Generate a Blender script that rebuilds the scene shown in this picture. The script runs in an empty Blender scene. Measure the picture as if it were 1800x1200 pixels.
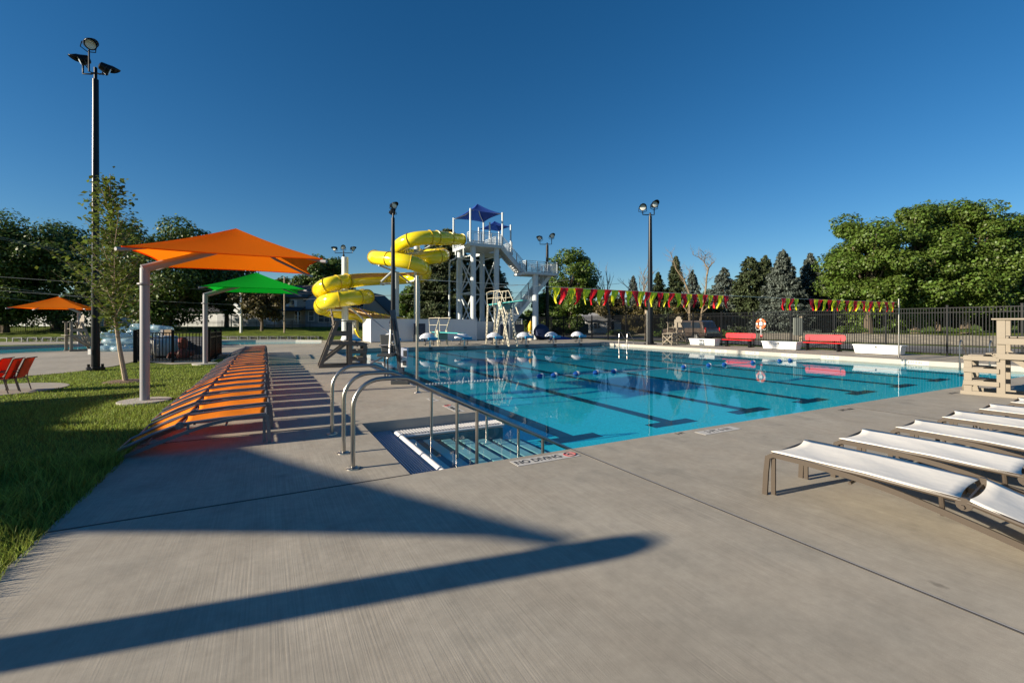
import bpy, math, random
import numpy as np
from mathutils import Vector, Matrix
R = math.radians
random.seed(7); rng = np.random.default_rng(11)
sc = bpy.context.scene
COL = sc.collection
# ------------------------------------------------ camera, sky, sun, exposure
TH = R(28.4); CT, ST = math.cos(TH), math.sin(TH); F = 800.0; HY = 569.0; CH = 1.55
cam = bpy.data.cameras.new('camera'); cam.lens = 16.0; cam.sensor_width = 36.0
cam.shift_y = -(600 - HY) / 1800.0; cam.clip_start = .05; cam.clip_end = 5000
co = bpy.data.objects.new('camera', cam); COL.objects.link(co)
co.location = (0, 0, CH); co.rotation_euler = (R(90), 0, -TH); sc.camera = co
SUN_AZ, SUN_EL = R(-6), R(17.0)            # direction the light travels, measured from +X
w = bpy.data.worlds.new('World'); sc.world = w; w.use_nodes = True
nt = w.node_tree; bg = nt.nodes['Background']
sky = nt.nodes.new('ShaderNodeTexSky'); sky.sky_type = 'NISHITA'; sky.sun_disc = False
sky.sun_elevation = SUN_EL
sky.sun_rotation = math.atan2(-math.cos(SUN_AZ), -math.sin(SUN_AZ))
sky.air_density = 1.0; sky.dust_density = 0.15; sky.ozone_density = 4.0; sky.altitude = 200
hs_ = nt.nodes.new('ShaderNodeHueSaturation'); hs_.inputs['Saturation'].default_value = 1.24
nt.links.new(sky.outputs[0], hs_.inputs['Color']); nt.links.new(hs_.outputs[0], bg.inputs[0]); bg.inputs[1].default_value = 0.055
sl = bpy.data.lights.new('sun', 'SUN'); sl.energy = 5.0; sl.angle = R(.55); sl.color = (1, .87, .68)
so = bpy.data.objects.new('sun', sl); COL.objects.link(so)
d_ = Vector((math.cos(SUN_AZ) * math.cos(SUN_EL), math.sin(SUN_AZ) * math.cos(SUN_EL), -math.sin(SUN_EL)))
so.rotation_euler = d_.to_track_quat('-Z', 'Y').to_euler(); so.location = (-20, 0, 20)
sc.view_settings.view_transform = 'Standard'; sc.view_settings.look = 'None'
sc.view_settings.exposure = 0.98; sc.view_settings.gamma = 1
sc.render.engine = 'CYCLES'
sc.cycles.max_bounces = 8; sc.cycles.transparent_max_bounces = 16
# world axes: +X along the near pool edge, +Y along the lanes
def W(X, Z, z=0.0): return Vector((CT * X + ST * Z, -ST * X + CT * Z, z))
def G(px, py, z=0.0):                       # the point at height z seen at that spot of the photograph
    Z = F * (CH - z) / (py - HY); return W((px - 900) / F * Z, Z, z)
def D(px, py, Z):                           # the point at depth Z
    return W((px - 900) / F * Z, Z, CH + (HY - py) / F * Z)
def EX(px, y): t = (px - 900) / F; return y * (ST + CT * t) / (CT - ST * t)
def DY(px, x): t = (px - 900) / F; return x * (CT - ST * t) / (ST + CT * t)
# ------------------------------------------------ materials
MATS = {}
def mat(name, c, rough=.6, metal=0, var=0, scale=8, bump=0, bscale=40, spec=.5, stretch=None, trans=0, isl=0, coat=0):
    if name in MATS: return MATS[name]
    m = bpy.data.materials.new(name); m.use_nodes = True; n = m.node_tree; L = n.links
    b = n.nodes['Principled BSDF']; b.inputs['Base Color'].default_value = (*c, 1)
    b.inputs['Roughness'].default_value = rough; b.inputs['Metallic'].default_value = metal
    b.inputs['Specular IOR Level'].default_value = spec
    if coat: b.inputs['Coat Weight'].default_value = coat; b.inputs['Coat Roughness'].default_value = .08
    tc = n.nodes.new('ShaderNodeTexCoord'); src = tc.outputs['Object']
    if stretch:
        mp = n.nodes.new('ShaderNodeMapping'); mp.inputs['Scale'].default_value = stretch
        L.new(src, mp.inputs[0]); src = mp.outputs[0]
    col = None
    if var:
        no = n.nodes.new('ShaderNodeTexNoise'); no.inputs['Scale'].default_value = scale; no.inputs['Detail'].default_value = 5
        L.new(src, no.inputs['Vector'])
        cr = n.nodes.new('ShaderNodeMix'); cr.data_type = 'RGBA'
        cr.inputs[6].default_value = (*[max(0, x * (1 - var)) for x in c], 1); cr.inputs[7].default_value = (*[min(1, x * (1 + var)) for x in c], 1)
        L.new(no.outputs[0], cr.inputs[0]); col = cr.outputs[2]
    if isl:
        g = n.nodes.new('ShaderNodeNewGeometry'); mr = n.nodes.new('ShaderNodeMapRange')
        mr.inputs[3].default_value = 1 - isl; mr.inputs[4].default_value = 1 + isl
        L.new(g.outputs['Random Per Island'], mr.inputs[0])
        hs = n.nodes.new('ShaderNodeHueSaturation'); L.new(mr.outputs[0], hs.inputs['Value'])
        mh = n.nodes.new('ShaderNodeMapRange'); mh.inputs[3].default_value = .5 - isl * .05; mh.inputs[4].default_value = .5 + isl * .035
        L.new(g.outputs['Random Per Island'], mh.inputs[0]); L.new(mh.outputs[0], hs.inputs['Hue'])
        if col: L.new(col, hs.inputs['Color'])
        else: hs.inputs['Color'].default_value = (*c, 1)
        col = hs.outputs[0]
    if col: L.new(col, b.inputs['Base Color'])
    if bump:
        nb = n.nodes.new('ShaderNodeTexNoise'); nb.inputs['Scale'].default_value = bscale; nb.inputs['Detail'].default_value = 4
        L.new(src, nb.inputs['Vector']); bp = n.nodes.new('ShaderNodeBump'); bp.inputs['Strength'].default_value = bump
        bp.inputs['Distance'].default_value = .02
        L.new(nb.outputs[0], bp.inputs['Height']); L.new(bp.outputs[0], b.inputs['Normal'])
    if trans:
        tr = n.nodes.new('ShaderNodeBsdfTranslucent'); mx = n.nodes.new('ShaderNodeMixShader'); mx.inputs[0].default_value = trans
        if col: L.new(col, tr.inputs[0])
        else: tr.inputs[0].default_value = (*c, 1)
        L.new(b.outputs[0], mx.inputs[1]); L.new(tr.outputs[0], mx.inputs[2]); L.new(mx.outputs[0], n.nodes['Material Output'].inputs[0])
    MATS[name] = m; return m
def node(m, t, **kw):
    o = m.node_tree.nodes.new(t)
    for k, v in kw.items(): setattr(o, k, v)
    return o
# ------------------------------------------------ mesh builder
class MB:
    def __init__(s): s.v = []; s.f = []
    def add(s, vs, fs):
        k = len(s.v); s.v += [tuple(v) for v in vs]; s.f += [tuple(i + k for i in f) for f in fs]; return s
    def box(s, c, d, rz=0, rx=0, ry=0, top=1.0):
        x, y, z = d[0] / 2, d[1] / 2, d[2] / 2
        M = Matrix.Rotation(rz, 3, 'Z') @ Matrix.Rotation(ry, 3, 'Y') @ Matrix.Rotation(rx, 3, 'X'); c = Vector(c)
        vs = [c + M @ Vector((a * x * (top if e > 0 else 1), b * y * (top if e > 0 else 1), e * z)) for e in (-1, 1) for a, b in ((-1, -1), (1, -1), (1, 1), (-1, 1))]
        return s.add(vs, [(3, 2, 1, 0), (4, 5, 6, 7), (0, 1, 5, 4), (1, 2, 6, 5), (2, 3, 7, 6), (3, 0, 4, 7)])
    def b2(s, a, b):
        return s.box([(a[i] + b[i]) / 2 for i in range(3)], [abs(b[i] - a[i]) for i in range(3)])
    def bar(s, p, q, w, h=None, up=(0, 0, 1)):
        p, q = Vector(p), Vector(q); t = (q - p).normalized(); h = h or w
        u = Vector(up); sd = t.cross(u)
        if sd.length < 1e-3: sd = t.cross(Vector((1, 0, 0)))
        sd.normalize(); uu = sd.cross(t)
        vs = [o + sd * (a * w / 2) + uu * (b * h / 2) for o in (p, q) for a, b in ((-1, -1), (1, -1), (1, 1), (-1, 1))]
        return s.add(vs, [(3, 2, 1, 0), (4, 5, 6, 7), (0, 1, 5, 4), (1, 2, 6, 5), (2, 3, 7, 6), (3, 0, 4, 7)])
    def strip(s, pts, w, h, side):               # flat bar that follows a path; side = its width direction
        pts = [Vector(p) for p in pts]; side = Vector(side).normalized(); k = len(s.v); n = len(pts)
        for i, p in enumerate(pts):
            t = (pts[min(i + 1, n - 1)] - pts[max(i - 1, 0)]).normalized(); nn = t.cross(side).normalized()
            for a, b in ((-1, -1), (1, -1), (1, 1), (-1, 1)): s.v.append(tuple(p + side * (a * w / 2) + nn * (b * h / 2)))
        for i in range(n - 1):
            for j in range(4):
                a = k + 4 * i + j; b = k + 4 * i + (j + 1) % 4; s.f.append((a, b, b + 4, a + 4))
        s.f.append((k + 3, k + 2, k + 1, k)); e = k + 4 * (n - 1); s.f.append((e, e + 1, e + 2, e + 3)); return s
    def tube(s, pts, r, n=8, caps=True, closed=False):
        pts = [Vector(p) for p in pts]; m = len(pts); rr = r if isinstance(r, (list, tuple)) else [r] * m
        k = len(s.v); prev = None
        for i, p in enumerate(pts):
            a = pts[(i - 1) % m] if (closed or i > 0) else p; b = pts[(i + 1) % m] if (closed or i < m - 1) else p
            t = (b - a).normalized()
            if prev is None:
                prev = t.cross(Vector((0, 0, 1)))
                if prev.length < 1e-3: prev = t.cross(Vector((1, 0, 0)))
            prev = (prev - t * prev.dot(t)).normalized(); bi = t.cross(prev)
            for j in range(n):
                an = 2 * math.pi * j / n; s.v.append(tuple(p + prev * (math.cos(an) * rr[i]) + bi * (math.sin(an) * rr[i])))
        for i in range(m if closed else m - 1):
            for j in range(n):
                a = k + i * n + j; b = k + i * n + (j + 1) % n; i2 = (i + 1) % m
                s.f.append((a, b, k + i2 * n + (j + 1) % n, k + i2 * n + j))
        if caps and not closed:
            s.f.append(tuple(k + j for j in range(n))[::-1]); s.f.append(tuple(k + (m - 1) * n + j for j in range(n)))
        return s
    def cyl(s, c, r, h, n=16, r2=None):
        c = Vector(c); return s.tube([c, c + Vector((0, 0, h))], [r, r if r2 is None else r2], n)
    def lathe(s, c, prof, n=16, M=None):
        k = len(s.v); c = Vector(c)
        for r, z in prof:
            for j in range(n):
                a = 2 * math.pi * j / n; p = Vector((r * math.cos(a), r * math.sin(a), z)); s.v.append(tuple(c + (M @ p if M else p)))
        for i in range(len(prof) - 1):
            for j in range(n): s.f.append((k + i * n + j, k + i * n + (j + 1) % n, k + (i + 1) * n + (j + 1) % n, k + (i + 1) * n + j))
        s.f.append(tuple(k + j for j in range(n))[::-1]); s.f.append(tuple(k + (len(prof) - 1) * n + j for j in range(n))); return s
    def prism(s, poly, z0, z1):
        n = len(poly); vs = [(p[0], p[1], z0) for p in poly] + [(p[0], p[1], z1) for p in poly]
        return s.add(vs, [tuple(range(n))[::-1], tuple(range(n, 2 * n))] + [(i, (i + 1) % n, n + (i + 1) % n, n + i) for i in range(n)])
    def ext(s, poly, a, b):                       # 3D polygon extruded from offset a to offset b
        n = len(poly); a, b = Vector(a), Vector(b); P = [Vector(p) for p in poly]
        return s.add([p + a for p in P] + [p + b for p in P], [tuple(range(n))[::-1], tuple(range(n, 2 * n))] + [(i, (i + 1) % n, n + (i + 1) % n, n + i) for i in range(n)])
    def grid(s, fn, nu, nv):
        k = len(s.v)
        for i in range(nu + 1):
            for j in range(nv + 1): s.v.append(tuple(fn(i / nu, j / nv)))
        for i in range(nu):
            for j in range(nv): a = k + i * (nv + 1) + j; s.f.append((a, a + nv + 1, a + nv + 2, a + 1))
        return s
    def build(s, name, m, parent=None, origin=None, smooth=False, bevel=0, solid=0, thing=None):
        vs = s.v
        if origin is not None: vs = [(v[0] - origin[0], v[1] - origin[1], v[2] - origin[2]) for v in vs]
        me = bpy.data.meshes.new(name); me.from_pydata(vs, [], s.f); me.update()
        if m: me.materials.append(m)
        if smooth: me.polygons.foreach_set('use_smooth', [True] * len(me.polygons))
        o = bpy.data.objects.new(name, me); COL.objects.link(o)
        if parent is not None: o.parent = parent
        if solid: md = o.modifiers.new('solid', 'SOLIDIFY'); md.thickness = solid; md.offset = 0
        if bevel:
            md = o.modifiers.new('bevel', 'BEVEL'); md.width = bevel; md.segments = 2; md.limit_method = 'ANGLE'; md.angle_limit = R(40)
            me.polygons.foreach_set('use_smooth', [True] * len(me.polygons)); o.modifiers.new('wn', 'WEIGHTED_NORMAL')
        elif smooth:
            try: me.set_sharp_from_angle(angle=R(42))
            except Exception: pass
        return o
def tag(o, label=None, cat=None, group=None, kind=None):
    if label: o['label'] = label
    if cat: o['category'] = cat
    if group: o['group'] = group
    if kind: o['kind'] = kind
    return o
def thing(name, label, cat, loc=(0, 0, 0), rz=0, group=None):
    o = bpy.data.objects.new(name, None); COL.objects.link(o); o.location = loc; o.rotation_euler = (0, 0, rz); o.empty_display_size = .2
    return tag(o, label, cat, group)
KIDS = {}
def copy_tree(o, parent=None):
    c = o.copy(); COL.objects.link(c); c.parent = parent
    for ch in [x for x in list(bpy.data.objects) if x.parent == o]: copy_tree(ch, c)
    return c
def dup(o, loc, rz, label, group=None, scale=None):
    c = copy_tree(o); c.location = loc; c.rotation_euler = (0, 0, rz); c['label'] = label
    if group: c['group'] = group
    if scale: c.scale = scale
    return c
def struct(name, mb, m, **k): return tag(mb.build(name, m, **k), kind='structure')
def fnt(s, size, name, m, parent, loc, M=None, xs=1.0, ext=.001):
    cu = bpy.data.curves.new(name, 'FONT'); cu.body = s; cu.size = size; cu.align_x = 'CENTER'; cu.align_y = 'CENTER'; cu.extrude = ext; cu.offset = size * .012
    o = bpy.data.objects.new('tmp', cu); COL.objects.link(o); dg = bpy.context.evaluated_depsgraph_get()
    me = bpy.data.meshes.new_from_object(o.evaluated_get(dg)); bpy.data.objects.remove(o); me.name = name
    T = Matrix.Translation(Vector(loc)) @ (M.to_4x4() if M else Matrix.Identity(4)) @ Matrix.Diagonal((xs, 1, 1, 1))
    me.transform(T); me.materials.clear(); me.materials.append(m)
    ob = bpy.data.objects.new(name, me); COL.objects.link(ob); ob.parent = parent; return ob
# ------------------------------------------------ palette
M_black = mat('black_paint', (.008, .010, .014), .28, var=.2, spec=.22)
M_fence = mat('fence_black', (.006, .007, .009), .4, spec=.15)
M_steel = mat('brushed_steel', (.40, .38, .35), .28, 1, bump=.02)
M_alu = mat('aluminium', (.55, .55, .54), .38, .9)
M_grey = mat('grey_powder', (.26, .26, .28), .42, .1, var=.06)
M_white = mat('white_paint', (.66, .67, .67), .45, var=.05, scale=3)
M_towr = mat('white_tower_paint', (.50, .55, .58), .45, var=.06, scale=2)
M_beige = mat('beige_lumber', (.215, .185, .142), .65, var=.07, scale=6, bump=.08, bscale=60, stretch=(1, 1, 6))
M_bdark = mat('shaded_beige_lumber', (.15, .13, .105), .7, var=.14, scale=6, bump=.1)  # beige lumber darkened in its colour for the chair's shaded side
M_taupe = mat('taupe_frame', (.062, .048, .036), .42, 0, spec=.35)
M_gfr = mat('grey_frame', (.15, .15, .17), .38, .2)
M_sling = mat('white_sling', (.84, .81, .74), .85, var=.05, scale=3, bump=.25, bscale=7, spec=.1)
M_osling = mat('orange_sling', (1.0, .29, .015), .8, var=.10, scale=5, bump=.2, bscale=10, trans=.35, spec=.15)
M_rsling = mat('red_orange_sling', (.75, .07, .015), .7, trans=.25)
M_ocan = mat('orange_canopy', (1.0, .21, .006), .85, var=.05, scale=1.2, bump=.1, bscale=3, trans=.55, spec=.08)
M_gcan = mat('green_canopy', (.004, .50, .03), .85, var=.08, scale=1.2, trans=.4, spec=.08)
M_bcan = mat('blue_canopy', (.012, .06, .32), .75, var=.08, scale=1.2, trans=.25)
M_yel = mat('yellow_fibreglass', (.82, .66, .012), .18, var=.07, scale=1.5, coat=.5)
M_yel2 = mat('yellow_flange', (.50, .34, .008), .35)
M_tan = mat('tan_fibreglass', (.62, .45, .24), .4, var=.1)
M_red = mat('red_plastic', (.66, .015, .02), .35, var=.06)
M_navy = mat('navy_board', (.012, .022, .05), .4)
M_dark = mat('dark_plastic', (.03, .035, .04), .45)
M_glassd = mat('dark_glass', (.02, .03, .045), .06, spec=.8)
M_lens = mat('lamp_lens', (.62, .64, .62), .1, coat=1)
M_teal = mat('teal_board', (.05, .38, .38), .5)
M_ivory = mat('ivory_cast_metal', (.50, .46, .36), .4, var=.1)
M_blue = mat('blue_plastic', (.015, .25, .47), .3)
M_float = mat('blue_float', (.008, .06, .27), .3)
M_bark = mat('bark', (.11, .085, .06), .9, var=.35, scale=12, bump=.6, bscale=18)
M_barkd = mat('pale_dead_bark', (.20, .155, .10), .9, var=.4, scale=3, bump=.4)
M_barkg = mat('grey_dead_bark', (.17, .15, .13), .9, var=.25)
M_leaf = mat('maple_leaf', (.072, .118, .020), .5, isl=.45, trans=.3)
M_leafb = mat('bright_leaf', (.092, .150, .022), .5, isl=.4, trans=.3)
M_leafy = mat('young_leaf', (.125, .170, .028), .45, isl=.4, trans=.35)
M_leafd = mat('dark_leaf', (.075, .125, .026), .55, isl=.45, trans=.35)
M_leafr = mat('russet_leaf', (.085, .070, .020), .55, isl=.4, trans=.25)
M_need = mat('dark_needles', (.060, .082, .034), .6, isl=.4, trans=.1)
M_needb = mat('blue_needles', (.105, .130, .110), .6, isl=.4, trans=.08)
M_conc = mat('plain_concrete', (.40, .38, .35), .85, var=.1, bump=.1)

def vary(m, amt):                           # each object of this material a little lighter or darker
    n = m.node_tree; L = n.links; b = n.nodes['Principled BSDF']; ln = b.inputs['Base Color'].links; src = ln[0].from_socket if ln else None
    oi = n.nodes.new('ShaderNodeObjectInfo'); mr = n.nodes.new('ShaderNodeMapRange'); mr.inputs[3].default_value = 1 - amt; mr.inputs[4].default_value = 1 + amt * .6
    L.new(oi.outputs['Random'], mr.inputs[0]); hs = n.nodes.new('ShaderNodeHueSaturation'); L.new(mr.outputs[0], hs.inputs['Value'])
    if src: L.new(src, hs.inputs['Color'])
    else: hs.inputs['Color'].default_value = b.inputs['Base Color'].default_value
    L.new(hs.outputs[0], b.inputs['Base Color'])
vary(M_osling, .16); vary(M_sling, .06)
# ================================================= the setting: ground, deck, pool
XW, XL, XR = 1.31, 3.27, 24.3; YN, YS, YF = 4.62, 7.35, 29.56; ZW = -.20
def deck_material():
    m = bpy.data.materials.new('broomed_concrete'); m.use_nodes = True; n = m.node_tree; L = n.links; b = n.nodes['Principled BSDF']
    b.inputs['Roughness'].default_value = .8; b.inputs['Specular IOR Level'].default_value = .35
    tc = node(m, 'ShaderNodeTexCoord')
    def noise(sc_, st=(1, 1, 1), det=4, rough=.55):
        mp = node(m, 'ShaderNodeMapping'); mp.inputs['Scale'].default_value = st; L.new(tc.outputs['Object'], mp.inputs[0])
        no = node(m, 'ShaderNodeTexNoise'); no.inputs['Scale'].default_value = sc_; no.inputs['Detail'].default_value = det; no.inputs['Roughness'].default_value = rough
        L.new(mp.outputs[0], no.inputs[0]); return no.outputs[0]
    big = noise(.45, (1, .6, 1), 6, .6); mid = noise(3.2, (1, .7, 1), 5, .65); broom = noise(95, (1, .014, 1), 2); fine = noise(260, det=2); blot = noise(1.5, det=3)
    patch = noise(.3, (1, 1, 1), 2)
    def ramp(src, a, b_, va, vb):
        r = node(m, 'ShaderNodeMapRange'); r.inputs[1].default_value = a; r.inputs[2].default_value = b_; r.inputs[3].default_value = va; r.inputs[4].default_value = vb
        L.new(src, r.inputs[0]); return r.outputs[0]
    def mul(a, b_):
        r = node(m, 'ShaderNodeMath', operation='MULTIPLY'); L.new(a, r.inputs[0]); L.new(b_, r.inputs[1]); return r.outputs[0]
    v = mul(ramp(big, .3, .7, .84, 1.14), ramp(mid, .3, .75, .86, 1.10))
    bc = node(m, 'ShaderNodeMix', data_type='RGBA'); L.new(ramp(patch, .38, .62, .15, 1), bc.inputs[0]); bc.inputs[6].default_value = (1, 1, 1, 1); L.new(ramp(broom, .36, .64, .89, 1.10), bc.inputs[7]); sq = node(m, 'ShaderNodeSeparateColor'); L.new(bc.outputs[2], sq.inputs[0]); v = mul(v, sq.outputs[0]); gr_ = noise(11, (1, 1, 1), 6, .75); v = mul(v, ramp(gr_, .3, .7, .90, 1.09)); v = mul(v, ramp(fine, .3, .7, .90, 1.08))
    vo = node(m, 'ShaderNodeTexVoronoi'); vo.inputs['Scale'].default_value = 1.25; vo.inputs['Randomness'].default_value = 1
    mp = node(m, 'ShaderNodeMapping'); mp.inputs['Scale'].default_value = (1.3, .7, 1); L.new(tc.outputs['Object'], mp.inputs[0]); nd = node(m, 'ShaderNodeTexNoise'); nd.inputs['Scale'].default_value = 30; L.new(tc.outputs['Object'], nd.inputs[0]); va = node(m, 'ShaderNodeVectorMath', operation='MULTIPLY_ADD'); va.inputs[1].default_value = (.05, .05, 0); L.new(nd.outputs[1], va.inputs[0]); L.new(mp.outputs[0], va.inputs[2]); L.new(va.outputs[0], vo.inputs[0])
    v = mul(v, ramp(vo.outputs['Distance'], .034, .056, .64, 1.0))      # leaf stains and spots
    v = mul(v, ramp(blot, .60, .72, 1, .82))
    mx = node(m, 'ShaderNodeMix', data_type='RGBA', blend_type='MULTIPLY'); mx.inputs[0].default_value = 1
    c2 = node(m, 'ShaderNodeMix', data_type='RGBA'); c2.inputs[6].default_value = (.372, .325, .258, 1); c2.inputs[7].default_value = (.362, .338, .285, 1); L.new(blot, c2.inputs[0])
    L.new(c2.outputs[2], mx.inputs[6]); cb = node(m, 'ShaderNodeCombineColor')
    for i in range(3): L.new(v, cb.inputs[i])
    L.new(cb.outputs[0], mx.inputs[7]); L.new(mx.outputs[2], b.inputs['Base Color'])
    bm = mul(ramp(broom, 0, 1, 0, 1), ramp(patch, .35, .6, .25, 1))
    ad = node(m, 'ShaderNodeMath', operation='ADD'); L.new(bm, ad.inputs[0]); L.new(ramp(fine, 0, 1, 0, .35), ad.inputs[1])
    bp = node(m, 'ShaderNodeBump'); bp.inputs['Strength'].default_value = .35; bp.inputs['Distance'].default_value = .004
    L.new(ad.outputs[0], bp.inputs['Height']); L.new(bp.outputs[0], b.inputs['Normal']); return m
M_deck = deck_material()
def grass_material():
    m = bpy.data.materials.new('lawn'); m.use_nodes = True; n = m.node_tree; L = n.links; b = n.nodes['Principled BSDF']
    b.inputs['Roughness'].default_value = .9; b.inputs['Specular IOR Level'].default_value = .1
    tc = node(m, 'ShaderNodeTexCoord'); a = node(m, 'ShaderNodeTexNoise'); a.inputs['Scale'].default_value = .8; a.inputs['Detail'].default_value = 8; a.inputs['Roughness'].default_value = .75
    L.new(tc.outputs['Object'], a.inputs[0]); cr = node(m, 'ShaderNodeValToRGB')
    e = cr.color_ramp.elements; e[0].position = .3; e[0].color = (.030, .050, .010, 1); e[1].position = .72; e[1].color = (.20, .23, .035, 1)
    k = e.new(.5); k.color = (.11, .15, .022, 1)
    L.new(a.outputs[0], cr.inputs[0]); L.new(cr.outputs[0], b.inputs['Base Color'])
    f = node(m, 'ShaderNodeTexNoise'); f.inputs['Scale'].default_value = 22; f.inputs['Detail'].default_value = 6; L.new(tc.outputs['Object'], f.inputs[0])
    bp = node(m, 'ShaderNodeBump'); bp.inputs['Strength'].default_value = 1; bp.inputs['Distance'].default_value = .06; L.new(f.outputs[0], bp.inputs['Height']); L.new(bp.outputs[0], b.inputs['Normal']); return m
M_lawn = grass_material()
def sst(a, b, x): t = min(1, max(0, (x - a) / (b - a))); return t * t * (3 - 2 * t)
def gh(x, y):
    X = CT * x - ST * y; Z = ST * x + CT * y
    h = -.02 + 1.15 * sst(48, 66, Z) * sst(-2, -10, X)
    h += .55 * sst(43, 50, x) * sst(60, 20, y)
    return h
xs = [-1500, -700, -350, -200, -150, -120, -100] + list(range(-90, 0, 4)) + list(range(-2, 60, 2)) + [62, 66, 72, 80, 90, 110, 140, 200, 350, 700, 1500]
ys = [-400, -150, -60, -30, -14, -8, -4, 0, 4] + list(range(8, 30, 4)) + [30] + list(range(34, 110, 3)) + [112, 120, 135, 160, 200, 300, 500, 900, 2000]
g = MB(); idx = {}
for i, x in enumerate(xs):
    for j, y in enumerate(ys): idx[i, j] = len(g.v); g.v.append((x, y, gh(x, y)))
for i in range(len(xs) - 1):
    for j in range(len(ys) - 1):
        if xs[i] >= 0 and xs[i + 1] <= 26 and ys[j] >= 4 and ys[j + 1] <= 30: continue
        g.f.append((idx[i, j], idx[i + 1, j], idx[i + 1, j + 1], idx[i, j + 1]))
struct('ground', g, M_lawn, smooth=True)
# deck slabs around the pool
dk = MB(); DL = -1.45; DR = 29.3
def slab(mb, x0, y0, x1, y1, z=0.0, t=.14): mb.b2((x0, y0, z - t), (x1, y1, z))
def plate(mb, poly, z): mb.add([(p[0], p[1], z) for p in poly], [tuple(range(len(poly)))])
deck_pts = [(DL, -9, XR, YN), (DL, YN, XW, YS), (DL, YS, XL, YF), (DL, YF, XR, 47), (XR, -9, DR, 47)]
for x0, y0, x1, y1 in deck_pts: plate(dk, [(x0, y0), (x1, y0), (x1, y1), (x0, y1)], 0)
plate_e = [((DL, -9, 0), (DL, -9, -.12), (DL, 47, -.12), (DL, 47, 0))]
for q in plate_e: dk.add(q, [(0, 1, 2, 3)])
struct('pool_deck', dk, M_deck)
# pool walls
pw = MB()
pw.add([(XW, YS, 0), (XL, YS, 0), (XL, YS, -.9), (XW, YS, -.9)], [(0, 1, 2, 3)])
pw.add([(XW, YN, 0), (XW, YS, 0), (XW, YS, -.9), (XW, YN, -.9)], [(0, 1, 2, 3)])
pw.add([(XL, YS, 0), (XL, YF, 0), (XL, YF, -.9), (XL, YS, -.9)], [(0, 1, 2, 3)])
pw.add([(XL, YF, 0), (XR, YF, 0), (XR, YF, -.9), (XL, YF, -.9)], [(0, 1, 2, 3)])
pw.add([(XR, YF, 0), (XR, YN, 0), (XR, YN, -.9), (XR, YF, -.9)], [(0, 1, 2, 3)])
pw.add([(XW, YN, 0), (XR, YN, 0), (XR, YN, -.9), (XW, YN, -.9)], [(0, 1, 2, 3)])
struct('pool_wall', pw, mat('pool_wall_concrete', (.34, .32, .285), .7, var=.1, scale=4, bump=.05))
# gutter grating (slats real) and white coping
gr = MB()
y = YN
for k in range(13):
    x = XW + .02 + k * .0325
    gr.b2((x, YN - .3, ZW + .0), (x + .021, YS - .0, ZW + .045))
struct('gutter_grating', gr, mat('grating_grey_blue', (.44, .45, .50), .5))
gr = MB(); x = 1.80
gr.b2((XW, YS - .33, ZW - .03), (XL + .33, YS - .003, ZW + .0))
while x < XL + .33: gr.b2((x, YS - .31, ZW + .0), (x + .03, YS - .01, ZW + .04)); x += .05
y = YS
while y < YF: gr.b2((XL + .003, y, ZW), (XL + .31, y + .03, ZW + .04)); y += .05
struct('gutter_grating', gr, mat('grating_white', (.66, .65, .64), .5))
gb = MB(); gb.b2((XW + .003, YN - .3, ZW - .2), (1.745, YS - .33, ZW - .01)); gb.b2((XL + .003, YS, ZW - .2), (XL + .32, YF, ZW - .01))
struct('gutter_channel', gb, mat('gutter_grey', (.2, .2, .22), .8))  # even dark grey channel under the grating slats
cp = MB(); cp.tube([(1.775, YN - .2, ZW + .055), (1.775, YS - .33, ZW + .055)], .045, 12); cp.tube([(XL + .35, YS - .33, ZW + .01), (XL + .35, YF, ZW + .01)], .04, 10)
cp.tube([(1.775, YS - .35, ZW + .0), (XL + .35, YS - .35, ZW + .0)], .022, 10)
struct('pool_coping', cp, mat('white_coping', (.72, .71, .68), .35, var=.05), smooth=True)
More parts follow.
